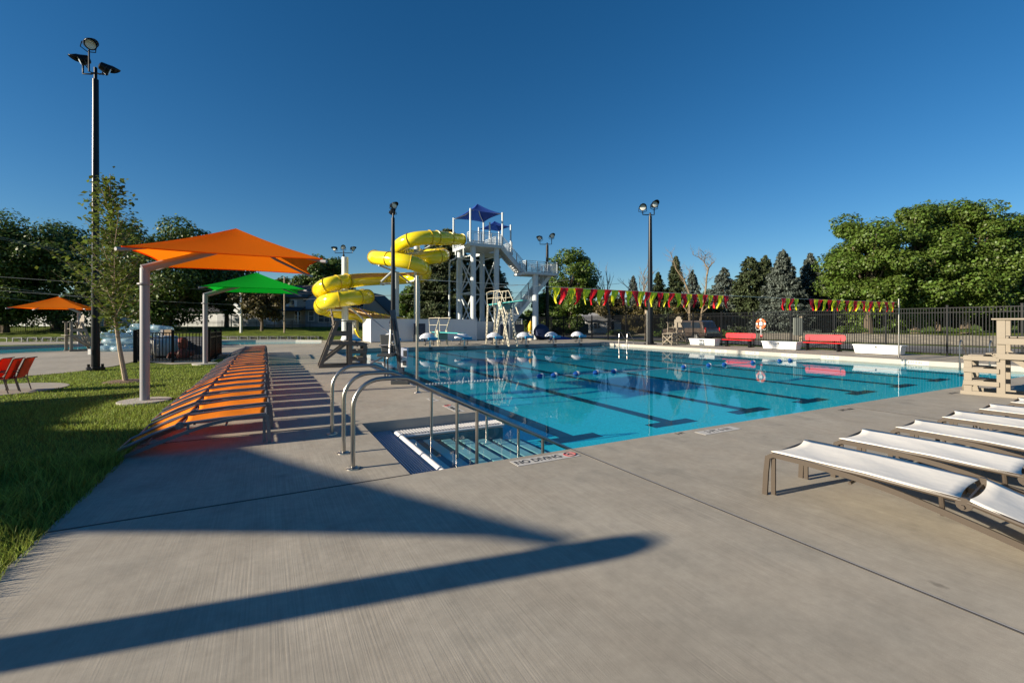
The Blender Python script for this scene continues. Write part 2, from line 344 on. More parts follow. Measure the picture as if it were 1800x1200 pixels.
# pool floor: shallow where one sees it steeply, sloping very gently
def zf(x, y):
    r = math.hypot(x, y); return ZW - max(.10, .29 - .0125 * max(0, r - 8))
pf = MB(); pf.grid(lambda u, v: (XL + (XR - XL) * u, YN - .05 + (YF - YN + .05) * v, zf(XL + (XR - XL) * u, YN + (YF - YN) * v)), 30, 40)
def floor_material():
    m = bpy.data.materials.new('pool_plaster'); m.use_nodes = True; n = m.node_tree; L = n.links; b = n.nodes['Principled BSDF']; b.inputs['Roughness'].default_value = .7
    tc = node(m, 'ShaderNodeTexCoord'); no = node(m, 'ShaderNodeTexNoise'); no.inputs['Scale'].default_value = .22; no.inputs['Detail'].default_value = 3; L.new(tc.outputs['Object'], no.inputs[0])
    sp = node(m, 'ShaderNodeSeparateXYZ'); L.new(tc.outputs['Object'], sp.inputs[0])
    mr = node(m, 'ShaderNodeMapRange'); mr.inputs[1].default_value = 6; mr.inputs[2].default_value = 19; L.new(sp.outputs[1], mr.inputs[0])   # water's depth tint put into the floor colour, deeper towards the diving end
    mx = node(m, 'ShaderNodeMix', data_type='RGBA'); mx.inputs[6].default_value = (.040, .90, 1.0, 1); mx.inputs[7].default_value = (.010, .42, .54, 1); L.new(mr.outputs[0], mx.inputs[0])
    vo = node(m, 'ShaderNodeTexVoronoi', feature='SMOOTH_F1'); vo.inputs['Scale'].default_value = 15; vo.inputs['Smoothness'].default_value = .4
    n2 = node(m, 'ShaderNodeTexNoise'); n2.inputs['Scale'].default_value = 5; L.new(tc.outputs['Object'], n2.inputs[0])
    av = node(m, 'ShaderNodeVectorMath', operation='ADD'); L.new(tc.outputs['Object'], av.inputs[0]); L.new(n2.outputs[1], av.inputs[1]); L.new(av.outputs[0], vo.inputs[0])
    r2 = node(m, 'ShaderNodeMapRange'); r2.inputs[1].default_value = .1; r2.inputs[2].default_value = .8; r2.inputs[3].default_value = .86; r2.inputs[4].default_value = 1.22; L.new(vo.outputs[0], r2.inputs[0])  # caustics put into the floor colour: ripple cells lighten and darken it
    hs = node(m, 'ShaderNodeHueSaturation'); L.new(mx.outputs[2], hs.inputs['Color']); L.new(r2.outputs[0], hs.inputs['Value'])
    L.new(hs.outputs[0], b.inputs['Base Color']); return m
M_floor = floor_material()
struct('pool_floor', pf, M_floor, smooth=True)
M_line = mat('lane_line_tile', (.010, .035, .09), .5)
for k in range(8):
    xc = 4.76 + 2.5 * k; mb = MB(); N = 26; ya, yb = 6.75, 27.6
    def strip_(x0, x1, y0, y1, n, dz=.006):
        mb.grid(lambda u, v: (x0 + (x1 - x0) * v, y0 + (y1 - y0) * u, zf(x0 + (x1 - x0) * v, y0 + (y1 - y0) * u) + dz), n, 2)
    strip_(xc - .15, xc + .15, ya, yb, N); strip_(xc - .6, xc + .6, ya - .3, ya, 2); strip_(xc - .6, xc + .6, yb, yb + .3, 2)
    struct('lane_marking', mb, M_line)
# entry steps: each tread a slab, darker risers
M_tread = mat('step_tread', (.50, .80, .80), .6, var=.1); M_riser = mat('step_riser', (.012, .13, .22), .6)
st = MB(); rs = MB()
for k in range(7):
    x = 1.86 + k * .30; z = ZW - .035 - .033 * k
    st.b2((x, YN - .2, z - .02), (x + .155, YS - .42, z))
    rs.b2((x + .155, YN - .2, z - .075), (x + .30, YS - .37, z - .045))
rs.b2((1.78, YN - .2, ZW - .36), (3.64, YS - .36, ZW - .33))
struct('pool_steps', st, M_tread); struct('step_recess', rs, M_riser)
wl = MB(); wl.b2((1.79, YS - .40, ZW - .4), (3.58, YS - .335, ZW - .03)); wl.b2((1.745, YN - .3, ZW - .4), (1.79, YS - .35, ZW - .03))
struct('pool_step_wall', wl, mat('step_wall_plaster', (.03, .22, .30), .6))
# water: fresnel mix of a mirror and clear tinted water
def water_material(name='pool_water', tint=(.80, .97, .99), bs=.035):
    m = bpy.data.materials.new(name); m.use_nodes = True; n = m.node_tree; L = n.links; n.nodes.remove(n.nodes['Principled BSDF'])
    tr = node(m, 'ShaderNodeBsdfTransparent'); tr.inputs[0].default_value = (*tint, 1); gl = node(m, 'ShaderNodeBsdfGlossy'); gl.inputs['Roughness'].default_value = .008
    fr = node(m, 'ShaderNodeFresnel'); fr.inputs[0].default_value = 1.30; mx = node(m, 'ShaderNodeMixShader')
    tc = node(m, 'ShaderNodeTexCoord'); a = node(m, 'ShaderNodeTexNoise'); a.inputs['Scale'].default_value = 3.2; a.inputs['Detail'].default_value = 3; L.new(tc.outputs['Object'], a.inputs[0])
    bp = node(m, 'ShaderNodeBump'); bp.inputs['Strength'].default_value = bs; bp.inputs['Distance'].default_value = .035; L.new(a.outputs[0], bp.inputs['Height'])
    L.new(bp.outputs[0], gl.inputs['Normal']); L.new(bp.outputs[0], fr.inputs['Normal'])
    ml_ = node(m, 'ShaderNodeMath', operation='MULTIPLY'); ml_.inputs[1].default_value = .66; L.new(fr.outputs[0], ml_.inputs[0]); L.new(ml_.outputs[0], mx.inputs[0]); L.new(tr.outputs[0], mx.inputs[1]); L.new(gl.outputs[0], mx.inputs[2]); L.new(mx.outputs[0], n.nodes['Material Output'].inputs[0]); return m
wt = MB(); plate(wt, [(XL + .36, YN - .02), (XR - .001, YN - .02), (XR - .001, YF - .001), (XL + .36, YF - .001)], ZW); plate(wt, [(1.80, YN - .02), (XL + .36, YN - .02), (XL + .36, YS - .355), (1.80, YS - .355)], ZW)
struct('pool_water', wt, water_material())
# expansion joints
ej = MB(); J = .004
def jt(x0, y0, x1, y1, w=.020): ej.bar((x0, y0, J - .002), (x1, y1, J - .002), w, .004)
jt(3.33, -8, 3.33, YN); jt(DL, YN + .0, XW, YN + .0, .016); jt(DL, YS, XW, YS)
for yy in (11.2, 15, 18.8, 22.6, 26.4): jt(DL, yy, XL, yy)
for yy in (1.2,): jt(9.6, yy, 24, yy)
for yy in (1, 4.6, 8.4, 12.2, 16, 19.8, 23.6): jt(XR, yy, DR, yy)
for xx in (9.6, 15.2, 20.5): jt(xx, -8, xx, YN)
for xx in (3.3, 8, 12.7, 17.4, 22.1): jt(xx, YF, xx, 38.5)
jt(DL, 33.6, DR, 33.6)
struct('expansion_joint', ej, mat('joint_sealant', (.07, .065, .06), .9))
ej2 = MB(); ej2.bar((3.346, -8, .0015), (3.346, YN, .0015), .007, .003); struct('expansion_joint', ej2, mat('joint_edge', (.55, .53, .5), .8))
# the left plaza
curve = [(388, 628), (372, 636.5), (300, 640), (240, 634), (200, 643), (150, 650.5), (110, 655), (67, 658.5), (36, 660.5), (0, 662), (-60, 664)]
P = [G(*c) for c in curve]; far = [G(-60, 602), G(0, 600.6), G(150, 598.6), G(300, 597), G(450, 595.6), G(560, 594.8)]
pl = MB(); poly = [(DL + .02, 26)] + [(p.x, p.y) for p in P] + [(-60, 32)] + [(p.x, p.y) for p in far] + [(DL + .02, 46)]
plate(pl, poly, -.006); struct('plaza', pl, M_deck)
pt = MB(); pc = c = G(-18, 685); pt.lathe((c.x, c.y, -.12), [(1.32, 0), (1.35, .118), (1.33, .122)], 48); struct('patio', pt, M_deck)
# leisure pool: a shallow basin seen as a thin blue band
near = [(-40, 624.5), (0, 622), (50, 619.5), (100, 617.5), (160, 615.5), (250, 611), (330, 608.3), (390, 606.6), (450, 605.2), (520, 604.3), (562, 604)]
farp = [(566, 601.5), (520, 601.2), (450, 601.6), (390, 602.4), (330, 604), (250, 606), (160, 608.3), (100, 610.5), (50, 612.5), (0, 614.5), (-40, 616)]
lp = MB(); plate(lp, [G(*q)[:2] for q in near] + [G(*q)[:2] for q in farp], .002); struct('leisure_pool_water', lp, mat('leisure_water', (.02, .30, .36), .12, var=.1, bump=.05, bscale=6))
rim = MB(); rim.strip([G(*q) + Vector((0, 0, .02)) for q in farp], .35, .10, (0, 0, 1)); struct('leisure_pool_rim', rim, M_conc)
rim = MB(); rim.strip([G(q[0], q[1]) + Vector((0, 0, .008)) for q in near], .012, .25, (0, 0, 1)); struct('leisure_pool_rim', rim, M_conc)
gs = MB(); plate(gs, [G(*q)[:2] for q in [(-60, 616), (0, 612.6), (60, 609.8), (110, 607.3), (160, 605), (158, 603.6), (100, 604.6), (40, 606), (-60, 608)]], .012); struct('lawn_strip', gs, M_lawn)
# road, kerb, gravel bank on the right
rd = MB(); plate(rd, [(31.6, -30), (41.5, -30), (41.5, 130), (31.6, 130)], .0); struct('road', rd, mat('asphalt', (.17, .165, .155), .9, var=.15, scale=2, bump=.2))
bk = MB()
def bankf(u, v):
    y = -14 + 74 * v; x = 43.0 + 5.5 * u; return (x, y, .02 + gh(x, y) * 1.0 + 0.12 * sst(0, .8, u) * sst(60, 40, y) + .06 * random.random())
bk.grid(bankf, 10, 110); struct('gravel_bank', bk, mat('gravel', (.27, .24, .18), .95, var=.7, scale=2.2, bump=1, bscale=25))
# mulch rings
ml = MB(); c = G(222, 669); ml.lathe((c.x, c.y, -.03), [(.55, 0), (.4, .04), (.1, .06)], 20); c2 = G(374, 628)
struct('mulch', ml, mat('mulch_brown', (.16, .10, .07), .95, var=.5, scale=20, bump=1, bscale=30))
ml = MB(); ml.lathe((c2.x - .2, c2.y + .1, -.03), [(1.3, 0), (1.0, .12), (.3, .18)], 18); struct('mulch', ml, MATS['mulch_brown'])
# grass blades near the camera
def inpoly(X, Y, P):
    r = np.zeros(len(X), bool); n = len(P)
    for i in range(n):
        x0, y0 = P[i][:2]; x1, y1 = P[(i + 1) % n][:2]; c = ((y0 > Y) != (y1 > Y)); r ^= c & (X < (x1 - x0) * (Y - y0) / (y1 - y0 + 1e-12) + x0)
    return r
def blades():
    V = []; Fc = []
    def field(n, x0, x1, y0, y1, h0, h1, wd, tuft=0):
        X = rng.uniform(x0, x1, n); Y = rng.uniform(y0, y1, n)
        if tuft: 
            cx = rng.uniform(x0, x1, tuft); cy = rng.uniform(y0, y1, tuft); k = rng.integers(0, tuft, n)
            X = cx[k] + rng.normal(0, .10, n); Y = cy[k] + rng.normal(0, .10, n)
        keep = (X < DL + .03) & ~inpoly(X, Y, poly) & (np.hypot(X - pc.x, Y - pc.y) > 1.36); X = X[keep]; Y = Y[keep]; n = len(X)
        a = rng.uniform(0, 2 * np.pi, n); h = rng.uniform(h0, h1, n); b = rng.uniform(0, 2 * np.pi, n); l = h * rng.uniform(.2, .9, n)
        Z0 = np.full(n, -.03); wx = np.cos(a) * wd; wy = np.sin(a) * wd; lx = np.cos(b) * l; ly = np.sin(b) * l
        A = np.stack([X - wx, Y - wy, Z0], 1); B = np.stack([X + wx, Y + wy, Z0], 1)
        Cc = np.stack([X + wx * .7 + lx * .35, Y + wy * .7 + ly * .35, Z0 + h * .6], 1); Dd = np.stack([X - wx * .7 + lx * .35, Y - wy * .7 + ly * .35, Z0 + h * .6], 1)
        E = np.stack([X + lx, Y + ly, Z0 + h], 1); base = sum(len(v) for v in V)
        V.append(np.concatenate([A, B, Cc, Dd, E])); i = np.arange(n) + base
        Fc.append((np.stack([i, i + n, i + 2 * n, i + 3 * n], 1), np.stack([i + 3 * n, i + 2 * n, i + 4 * n], 1)))
    field(26000, -4.2, -1.42, 3.0, 6.5, .05, .12, .0035)
    field(9000, -4.2, -1.5, 4.6, 6.8, .10, .26, .005, tuft=75)
    field(42000, -7, -1.42, 6, 12, .04, .09, .005); field(30000, -11, -1.42, 11, 21, .03, .07, .008)
    field(2500, -1.62, -1.40, 3.0, 20, .04, .10, .004)
    v = np.concatenate(V); q = np.concatenate([f[0] for f in Fc]); t = np.concatenate([f[1] for f in Fc])
    me = bpy.data.meshes.new('grass'); me.vertices.add(len(v)); me.vertices.foreach_set('co', v.ravel())
    loops = np.concatenate([q.ravel(), t.ravel()]); me.loops.add(len(loops)); me.loops.foreach_set('vertex_index', loops)
    me.polygons.add(len(q) + len(t)); stt = np.concatenate([np.arange(len(q)) * 4, len(q) * 4 + np.arange(len(t)) * 3]); me.polygons.foreach_set('loop_start', stt)
    me.update(calc_edges=True); me.validate()
    me.materials.append(mat('grass_blade', (.22, .28, .050), .6, isl=.5, trans=.4, spec=.2)); o = bpy.data.objects.new('grass', me); COL.objects.link(o)
    tag(o, 'short mown grass with longer tufts beside the deck', 'grass', kind='stuff')
blades()
# ================================================= trees and houses
def quads(name, C, Nn, U, sx, sy, m, parent):
    n = len(C); Nn = Nn / np.linalg.norm(Nn, axis=1, keepdims=True)
    T = np.cross(Nn, U); T /= np.linalg.norm(T, axis=1, keepdims=True) + 1e-9; B = np.cross(Nn, T)
    sx = np.broadcast_to(np.asarray(sx).reshape(-1, 1), (n, 1)); sy = np.broadcast_to(np.asarray(sy).reshape(-1, 1), (n, 1))
    f = Nn * sx * .25
    v = np.stack([C - T * sx, C - B * sy + f * .5, C + T * sx, C + B * sy + f * .5], 1).reshape(-1, 3)
    me = bpy.data.meshes.new(name); me.vertices.add(4 * n); me.vertices.foreach_set('co', v.ravel())
    me.loops.add(4 * n); me.loops.foreach_set('vertex_index', np.arange(4 * n)); me.polygons.add(n); me.polygons.foreach_set('loop_start', np.arange(n) * 4)
    me.update(calc_edges=True); me.materials.append(m); o = bpy.data.objects.new(name, me); COL.objects.link(o); o.parent = parent; return o
def sph(n): a = rng.normal(size=(n, 3)); return a / np.linalg.norm(a, axis=1, keepdims=True)
def decid(label, px, ytop, Z, wpx, m, group, ylow=None, n=6500, leaf=.22, name='leafy_tree', nc=46, round_=1.0, base=None, low=.12):
    wpx *= 1.12; X = (px - 900) / F * Z; b = W(X, Z); z0 = gh(b.x, b.y); H = CH + (HY - ytop) / F * Z - z0; rw = wpx / F * Z / 2
    t = thing(name, label, 'tree', (b.x, b.y, z0), group=group); low = min(low, .12); n = int(n * 2.4); leaf *= .80
    zl = H * low; cz = (H + zl) / 2; rz = (H - zl) / 2
    d = sph(nc); rad = rng.uniform(.30, .90, (nc, 1)) ** .6; d[:, 2] = d[:, 2] * .95 + .02
    cc = d * rad * np.array([rw, rw, rz]) * .92 + np.array([0, 0, cz]); cr = rng.uniform(.19, .36, nc) * min(rw, rz)
    cr = np.maximum(cr, .5)
    k = rng.integers(0, nc, n); s = sph(n); rr = rng.uniform(.5, 1.08, (n, 1)) ** .6
    P_ = cc[k] + s * rr * cr[k][:, None] * np.array([1.15, 1.15, .82]) + rng.normal(0, .08, (n, 3)) * cr[k][:, None]
    P_[:, 2] = np.maximum(P_[:, 2], .3)
    Nn = s * .8 + np.array([0, 0, .7]) + rng.normal(0, .5, (n, 3)); sz = leaf * rng.uniform(.6, 1.35, n)
    quads('crown', P_, Nn, rng.normal(size=(n, 3)), sz, sz * rng.uniform(.5, .9, n), m, t)
    tr = MB(); r0 = max(.16, H * .028)
    fork = zl + rz * .35
    tr.tube([(0, 0, -.3), (0.05, 0, fork * .5), (0, .05, fork), (0, 0, cz + rz * .3)], [r0 * 1.25, r0, r0 * .8, r0 * .25], 8)
    for c_ in cc[rng.permutation(nc)[:14]]:
        z = fork * rng.uniform(.6, 1.1); mid = (c_ * .5 + np.array([0, 0, z * .5 + .1 * rz]))
        tr.tube([(0, 0, z), tuple(mid), tuple(c_)], [r0 * .5, r0 * .28, r0 * .08], 5)
    tr.build('trunk', M_bark, t, smooth=True); return t
def conifer(label, px, ytop, Z, wpx, m, group, n=7000, leaf=.2, name='spruce_tree', power=.85, drop=.25):
    X = (px - 900) / F * Z; b = W(X, Z); z0 = gh(b.x, b.y); H = CH + (HY - ytop) / F * Z - z0; rw = wpx / F * Z / 2
    t = thing(name, label, 'tree', (b.x, b.y, z0), group=group)
    rw = rw * 1.65; n = int(max(n, 5500) * 3)
    nb = int(H * 34); hh = np.sort(rng.uniform(.04, 1, nb)) ; az = rng.uniform(0, 2 * np.pi, nb)
    L_ = rw * (1 - hh) ** power * rng.uniform(.60, 1.05, nb) + .12; leaf *= .85; n = int(n * 1.3)
    wgt = L_ / L_.sum(); k = rng.choice(nb, n, p=wgt); u = rng.uniform(.15, 1, n) ** .6; sp = L_[k] * .17 * (1.15 - u) * 2
    off = rng.normal(0, 1, n) * sp; r = u * L_[k]
    x = np.cos(az[k]) * r - np.sin(az[k]) * off; y = np.sin(az[k]) * r + np.cos(az[k]) * off
    z = hh[k] * H - drop * r + .12 * r * u - np.abs(rng.normal(0, .16, n)) * (1 + .15 * L_[k])
    P_ = np.stack([x, y, np.maximum(z, .1)], 1)
    Nn = np.stack([np.cos(az[k]) * .35, np.sin(az[k]) * .35, np.ones(n)], 1) + rng.normal(0, .45, (n, 3))
    U = np.stack([-np.sin(az[k]), np.cos(az[k]), np.zeros(n)], 1) + rng.normal(0, .3, (n, 3)); sz = leaf * rng.uniform(.6, 1.4, n)
    quads('crown', P_, Nn, U, sz, sz * .45, m, t)
    tr = MB(); tr.tube([(0, 0, -.3), (0, 0, H * .97)], [.02 * H + .06, .02], 7)
    for i in range(0, nb, 3): tr.tube([(0, 0, hh[i] * H), (math.cos(az[i]) * L_[i] * .8, math.sin(az[i]) * L_[i] * .8, hh[i] * H - drop * L_[i] * .6)], [.05, .015], 4)
    tr.build('trunk', M_bark, t, smooth=True); return t
def dead(label, px, ytop, Z, wpx, seed, m, name='dead_tree', lean=0, twigs=1.0, fork=.35):
    X = (px - 900) / F * Z; b = W(X, Z); z0 = gh(b.x, b.y); H = CH + (HY - ytop) / F * Z - z0; rw = wpx / F * Z / 2
    t = thing(name, label, 'tree', (b.x, b.y, z0), group='bare dead trees beyond the fence'); rn = random.Random(seed); tr = MB(); br = MB()
    def grow(p, dr, L, r, lv, mb):
        pts = [p]; q = p; d = dr
        for i in range(4):
            d = (d + Vector((rn.uniform(-.16, .16), rn.uniform(-.16, .16), rn.uniform(-.02, .12)))).normalized(); q = q + d * (L / 4); pts.append(q)
        mb.tube(pts, [r, r * .85, r * .72, r * .6, r * .45], 6 if lv < 2 else 4)
        if lv >= 4: return
        for i in range(3 if lv else 4):
            o = pts[rn.choice((2, 3, 4)) if i else 4]; s = Vector((rn.uniform(-1, 1), rn.uniform(-1, 1), rn.uniform(.05, .9)))
            grow(o, (d * .75 + s * .75).normalized(), L * rn.uniform(.5, .72), r * .5, lv + 1, br)
    grow(Vector((0, 0, -.2)), Vector((lean, 0, 1)).normalized(), H * fork, max(.2, H * .034), 0, tr)
    zmax = max(v[2] for v in br.v); s = H / zmax; xr = max(abs(v[0]) for v in br.v); sx = min(1.6, rw / xr * 1.15)
    for mb in (tr, br): mb.v = [(v[0] * sx, v[1] * sx, v[2] * s) for v in mb.v]
    tr.build('trunk', m, t, smooth=True); br.build('branches', m, t, smooth=True); return t
GL = 'trees along the left horizon'; GR = 'leafy trees beyond the right fence'; GC = 'evergreens beyond the right fence'
decid('big dark maple at the far left with its crown cut by the picture edge', 8, 362, 56, 150, M_leafd, GL, n=9000, low=-.1)
decid('broad dark maple behind the tall near light pole at left', 98, 374, 60, 165, M_leafd, GL, n=11000, low=-.1)
decid('dark maple peeping low between the two left maples', 188, 440, 74, 110, M_leafd, GL, n=4000, low=.05)
decid('tall maple above the big orange canopy', 292, 353, 58, 165, M_leaf, GL, n=12000, low=-.05)
decid('dark round tree behind the green canopy', 398, 455, 66, 120, M_leafd, GL, n=7000, low=.25)
decid('russet crowned small tree in front of the grey house porch', 460, 497, 58, 88, M_leafr, GL, n=5000, leaf=.18, low=.28)
decid('leafy tree rising behind the grey house roof and the three lamp pole', 572, 438, 88, 92, M_leaf, GL, n=6500, leaf=.3)
decid('low dark tree behind the white garage at left', 345, 500, 80, 90, M_leafd, GL, n=4000, leaf=.3, low=.05)
decid('small tree at the right edge of the green canopy', 505, 482, 92, 60, M_leaf, GL, n=3000, leaf=.3)
decid('low hedge like tree at the far left edge behind the small orange canopy', -40, 480, 66, 150, M_leafd, GL, n=4000, low=.02)
decid('round light green tree between the two slide columns', 722, 500, 62, 46, M_leafb, GL, n=3500, leaf=.2, low=.03)
decid('bushy green tree left of the big evergreen behind the slide', 748, 488, 72, 62, M_leafb, GL, n=3800, leaf=.24, low=.03)
conifer('very broad dark evergreen directly behind the slide tower', 786, 402, 64, 105, M_need, GL, n=16000, name='evergreen_tree', power=.5, drop=.1, leaf=.26)
conifer('dark evergreen seen between the tower columns', 852, 440, 66, 82, M_need, GL, n=12000, name='evergreen_tree', power=.55, drop=.1, leaf=.26)
conifer('small dark pointed evergreen beneath the tower stair', 886, 505, 74, 34, M_need, GL, n=3500, name='evergreen_tree', leaf=.24)
decid('tall light green tree right of the stair landing', 1003, 434, 66, 92, M_leafb, GR, n=9000, leaf=.2, low=.02)
decid('low green tree at the foot of the tower stair', 958, 512, 70, 52, M_leafb, GR, n=3500, leaf=.22, low=.02)
decid('green shrubby tree behind the small white house', 1068, 515, 82, 90, M_leafr, GR, n=5000, leaf=.24, low=.0)
decid('brownish green bush tree under the pennants', 1125, 530, 66, 80, M_leafr, GR, n=4500, leaf=.2, low=.0)
decid('dull green bush tree behind the parked car', 1218, 528, 60, 90, M_leafr, GR, n=5000, leaf=.18, low=.0)
conifer('small blue spruce left of the light pole above the pennants', 1113, 484, 80, 34, M_needb, GC, n=3500, leaf=.2)
conifer('grey green spruce just right of the light pole', 1157, 478, 66, 48, M_need, GC, n=5000, leaf=.2)
conifer('tall dark pointed spruce right of the light pole', 1188, 449, 66, 50, M_need, GC, n=7000, leaf=.2)
conifer('blue grey spruce between the tall dark spruce and the bare tree', 1217, 474, 64, 44, M_needb, GC, n=5000, leaf=.2)
conifer('rounded blue green spruce right of the bare tree', 1272, 470, 62, 62, M_needb, GC, n=7500, leaf=.2, power=.6)
conifer('dark broad pine with a double top', 1318, 450, 60, 66, M_need, GC, n=10000, leaf=.2, power=.55, name='pine_tree')
conifer('dark pine filling in beside the blue spruce', 1345, 448, 66, 50, M_need, GC, n=7000, leaf=.2, power=.6, name='pine_tree')
conifer('big blue spruce with layered silvery branches', 1376, 438, 54, 74, M_needb, GC, n=13000, leaf=.18, power=.75)
conifer('blue spruce touching the big right hand maples', 1424, 444, 56, 60, M_needb, GC, n=10000, leaf=.18, power=.75)
conifer('low dark spruce showing through the fence behind the benches', 1460, 500, 56, 60, M_need, GC, n=5000, leaf=.2)
decid('leftmost of the bright green maples at right', 1525, 354, 50, 130, M_leafb, GR, n=17000, leaf=.18, low=.0, nc=70)
decid('bright green maple second from the left of the right hand group', 1610, 346, 50, 120, M_leafb, GR, n=17000, leaf=.18, low=.0, nc=70)
decid('tallest bright green maple of the right hand group', 1695, 320, 50, 150, M_leafb, GR, n=21000, leaf=.18, low=.02, nc=80)
decid('dark green maple cut by the right picture edge', 1800, 372, 52, 130, M_leaf, GR, n=11000, leaf=.2, low=.05, nc=55)
decid('low leafy undergrowth tree behind the right end of the fence', 1570, 490, 52, 130, M_leafb, GR, n=7000, leaf=.2, low=.0)
decid('light green tree topping out between the double pine and the big blue spruce', 1336, 449, 74, 46, M_leafb, GR, n=3500, leaf=.2, low=.0)
decid('dull green tree behind the pale leaning bare trunk', 1160, 505, 78, 70, M_leaf, GR, n=4000, leaf=.24, low=.0)
decid('dull green tree behind the tall pale bare tree', 1250, 496, 78, 60, M_leaf, GR, n=4000, leaf=.24, low=.0)
decid('undergrowth tree at the far right behind the lifeguard chair', 1730, 500, 54, 150, M_leaf, GR, n=7000, leaf=.2, low=.0)
# filler foliage behind everything
for i, (px, yt, Z, wp, m_) in enumerate([(-20, 520, 110, 160, M_leafd), (640, 535, 120, 120, M_leaf), (1090, 545, 120, 160, M_leafr), (1250, 520, 90, 160, M_leafd), (1400, 505, 80, 120, M_leafd), (1490, 470, 75, 120, M_leaf), (1650, 450, 72, 180, M_leafd), (1850, 470, 70, 160, M_leafd), (220, 500, 100, 160, M_leafd), (430, 510, 110, 120, M_leafd), (820, 520, 100, 120, M_leafd), (930, 545, 110, 80, M_leafd)]):
    decid(['distant dark tree low behind the far left lawn', 'distant tree line patch behind the slide chute', 'distant brownish tree behind the small white house', 'distant dark tree behind the two bare trees', 'distant dark tree behind the blue spruces', 'distant tree between the spruces and the right maples', 'distant dark tree behind the tallest right maple', 'distant dark tree at the right edge behind the maples', 'distant dark tree behind the young planted tree', 'distant dark tree behind the russet tree', 'distant dark tree behind the tower legs', 'distant low tree under the stair landing'][i], px, yt, Z, wp, m_, 'distant background trees', n=4500, leaf=.42, low=.0)
dead('slender bare grey tree left of the light pole', 1073, 456, 68, 46, 3, M_barkg, fork=.42)
dead('bare grey tree with fan of twigs beside the light pole', 1125, 458, 66, 44, 8, M_barkg, fork=.42)
def deadpx(label, paths, Z, seed):
    rn = random.Random(seed); b = D(paths[0][0][0], HY, Z); t = thing('dead_tree', label, 'tree', (b.x, b.y, gh(b.x, b.y)), group='bare dead trees beyond the fence'); tr = MB()
    for k, P_ in enumerate(paths):
        pts = [D(q[0], q[1], Z + rn.uniform(-.4, .4)) for q in P_]; rr = [q[2] / F * Z / 3.4 for q in P_]; br = tr if k == 0 else MB(); br.tube(pts, rr, 7)
        for i in range(1, len(pts)):
            if P_[i][1] > 520: continue
            for j in range(5):
                o = pts[i - 1].lerp(pts[i], rn.random()); d = (ex * rn.uniform(-1, 1) + Vector((0, 0, rn.uniform(.2, 1))) + ey * rn.uniform(-.5, .5)).normalized(); l = rn.uniform(.5, 1.3)
                m1 = o + d * l * .5; m2 = o + d * l + Vector((rn.uniform(-.2, .2), 0, .15)); br.tube([o, m1, m2], [.022, .014, .006], 4)
                for s in (-1, 1): br.tube([m1, m1 + (d + ex * s * .7).normalized() * l * .4], [.010, .004], 3)
        if k: br.build('limb', M_barkd, t, origin=t.location, smooth=True)
    tr.build('trunk', M_barkd, t, origin=t.location, smooth=True)
ex, ey = Vector((CT, -ST, 0)), Vector((ST, CT, 0))
deadpx('pale bare leaning trunk behind the pennants', [[(1213, 592, 7), (1212, 552, 6), (1211, 514, 5.5), (1202, 492, 4.5), (1189, 474, 3.5), (1184, 460, 2.5), (1178, 442, 1)], [(1211, 552, 4), (1201, 537, 3), (1190, 520, 1.5)], [(1202, 494, 2.5), (1210, 484, 1.5), (1214, 474, .8)]], 52, 5)
deadpx('tall pale bare tree with forked top right of the leaning trunk', [[(1228, 592, 7), (1233, 552, 6), (1238, 524, 5), (1241, 505, 5), (1242, 488, 5), (1245, 472, 5)], [(1245, 474, 4), (1237, 459, 3), (1228, 452, 2), (1218, 448, 1)], [(1245, 472, 4), (1251, 464, 3), (1256, 460, 1.2)], [(1238, 462, 2.5), (1240, 450, 1.8), (1234, 441, .8)], [(1236, 548, 3.5), (1247, 538, 2.5), (1256, 534, 1)]], 52, 6)
# undergrowth shrubs seen through the fence
for i, (px, yt, Z, wp, m_, lb) in enumerate([(1095, 584, 56, 60, M_leaf, 'low green bush behind the left end of the black fence'), (1165, 580, 50, 44, M_leafb, 'green bush left of the parked car'), (1268, 582, 50, 40, M_leafb, 'green bush right of the parked car'), (1495, 578, 44, 44, M_leafb, 'bright green shrub behind the right red bench'), (1620, 590, 43.5, 26, M_leafd, 'small dark shrub on the gravel bank'), (1700, 584, 43, 40, M_leaf, 'green shrub on the gravel bank behind the grab rails')]):
    decid(lb, px, yt, Z, wp, m_, 'shrubs behind the fence', n=2200, leaf=.11, low=-.1, name='shrub', nc=20)
for i, (px, yt, Z, wp) in enumerate([(945, 560, 60, 60), (985, 558, 62, 60)]):
    decid(['bush at the foot of the stair landing column', 'bush left of the wooden board fence'][i], px, yt, Z, wp, M_leaf, 'shrubs behind the fence', n=2200, leaf=.14, low=-.1, name='shrub', nc=20)
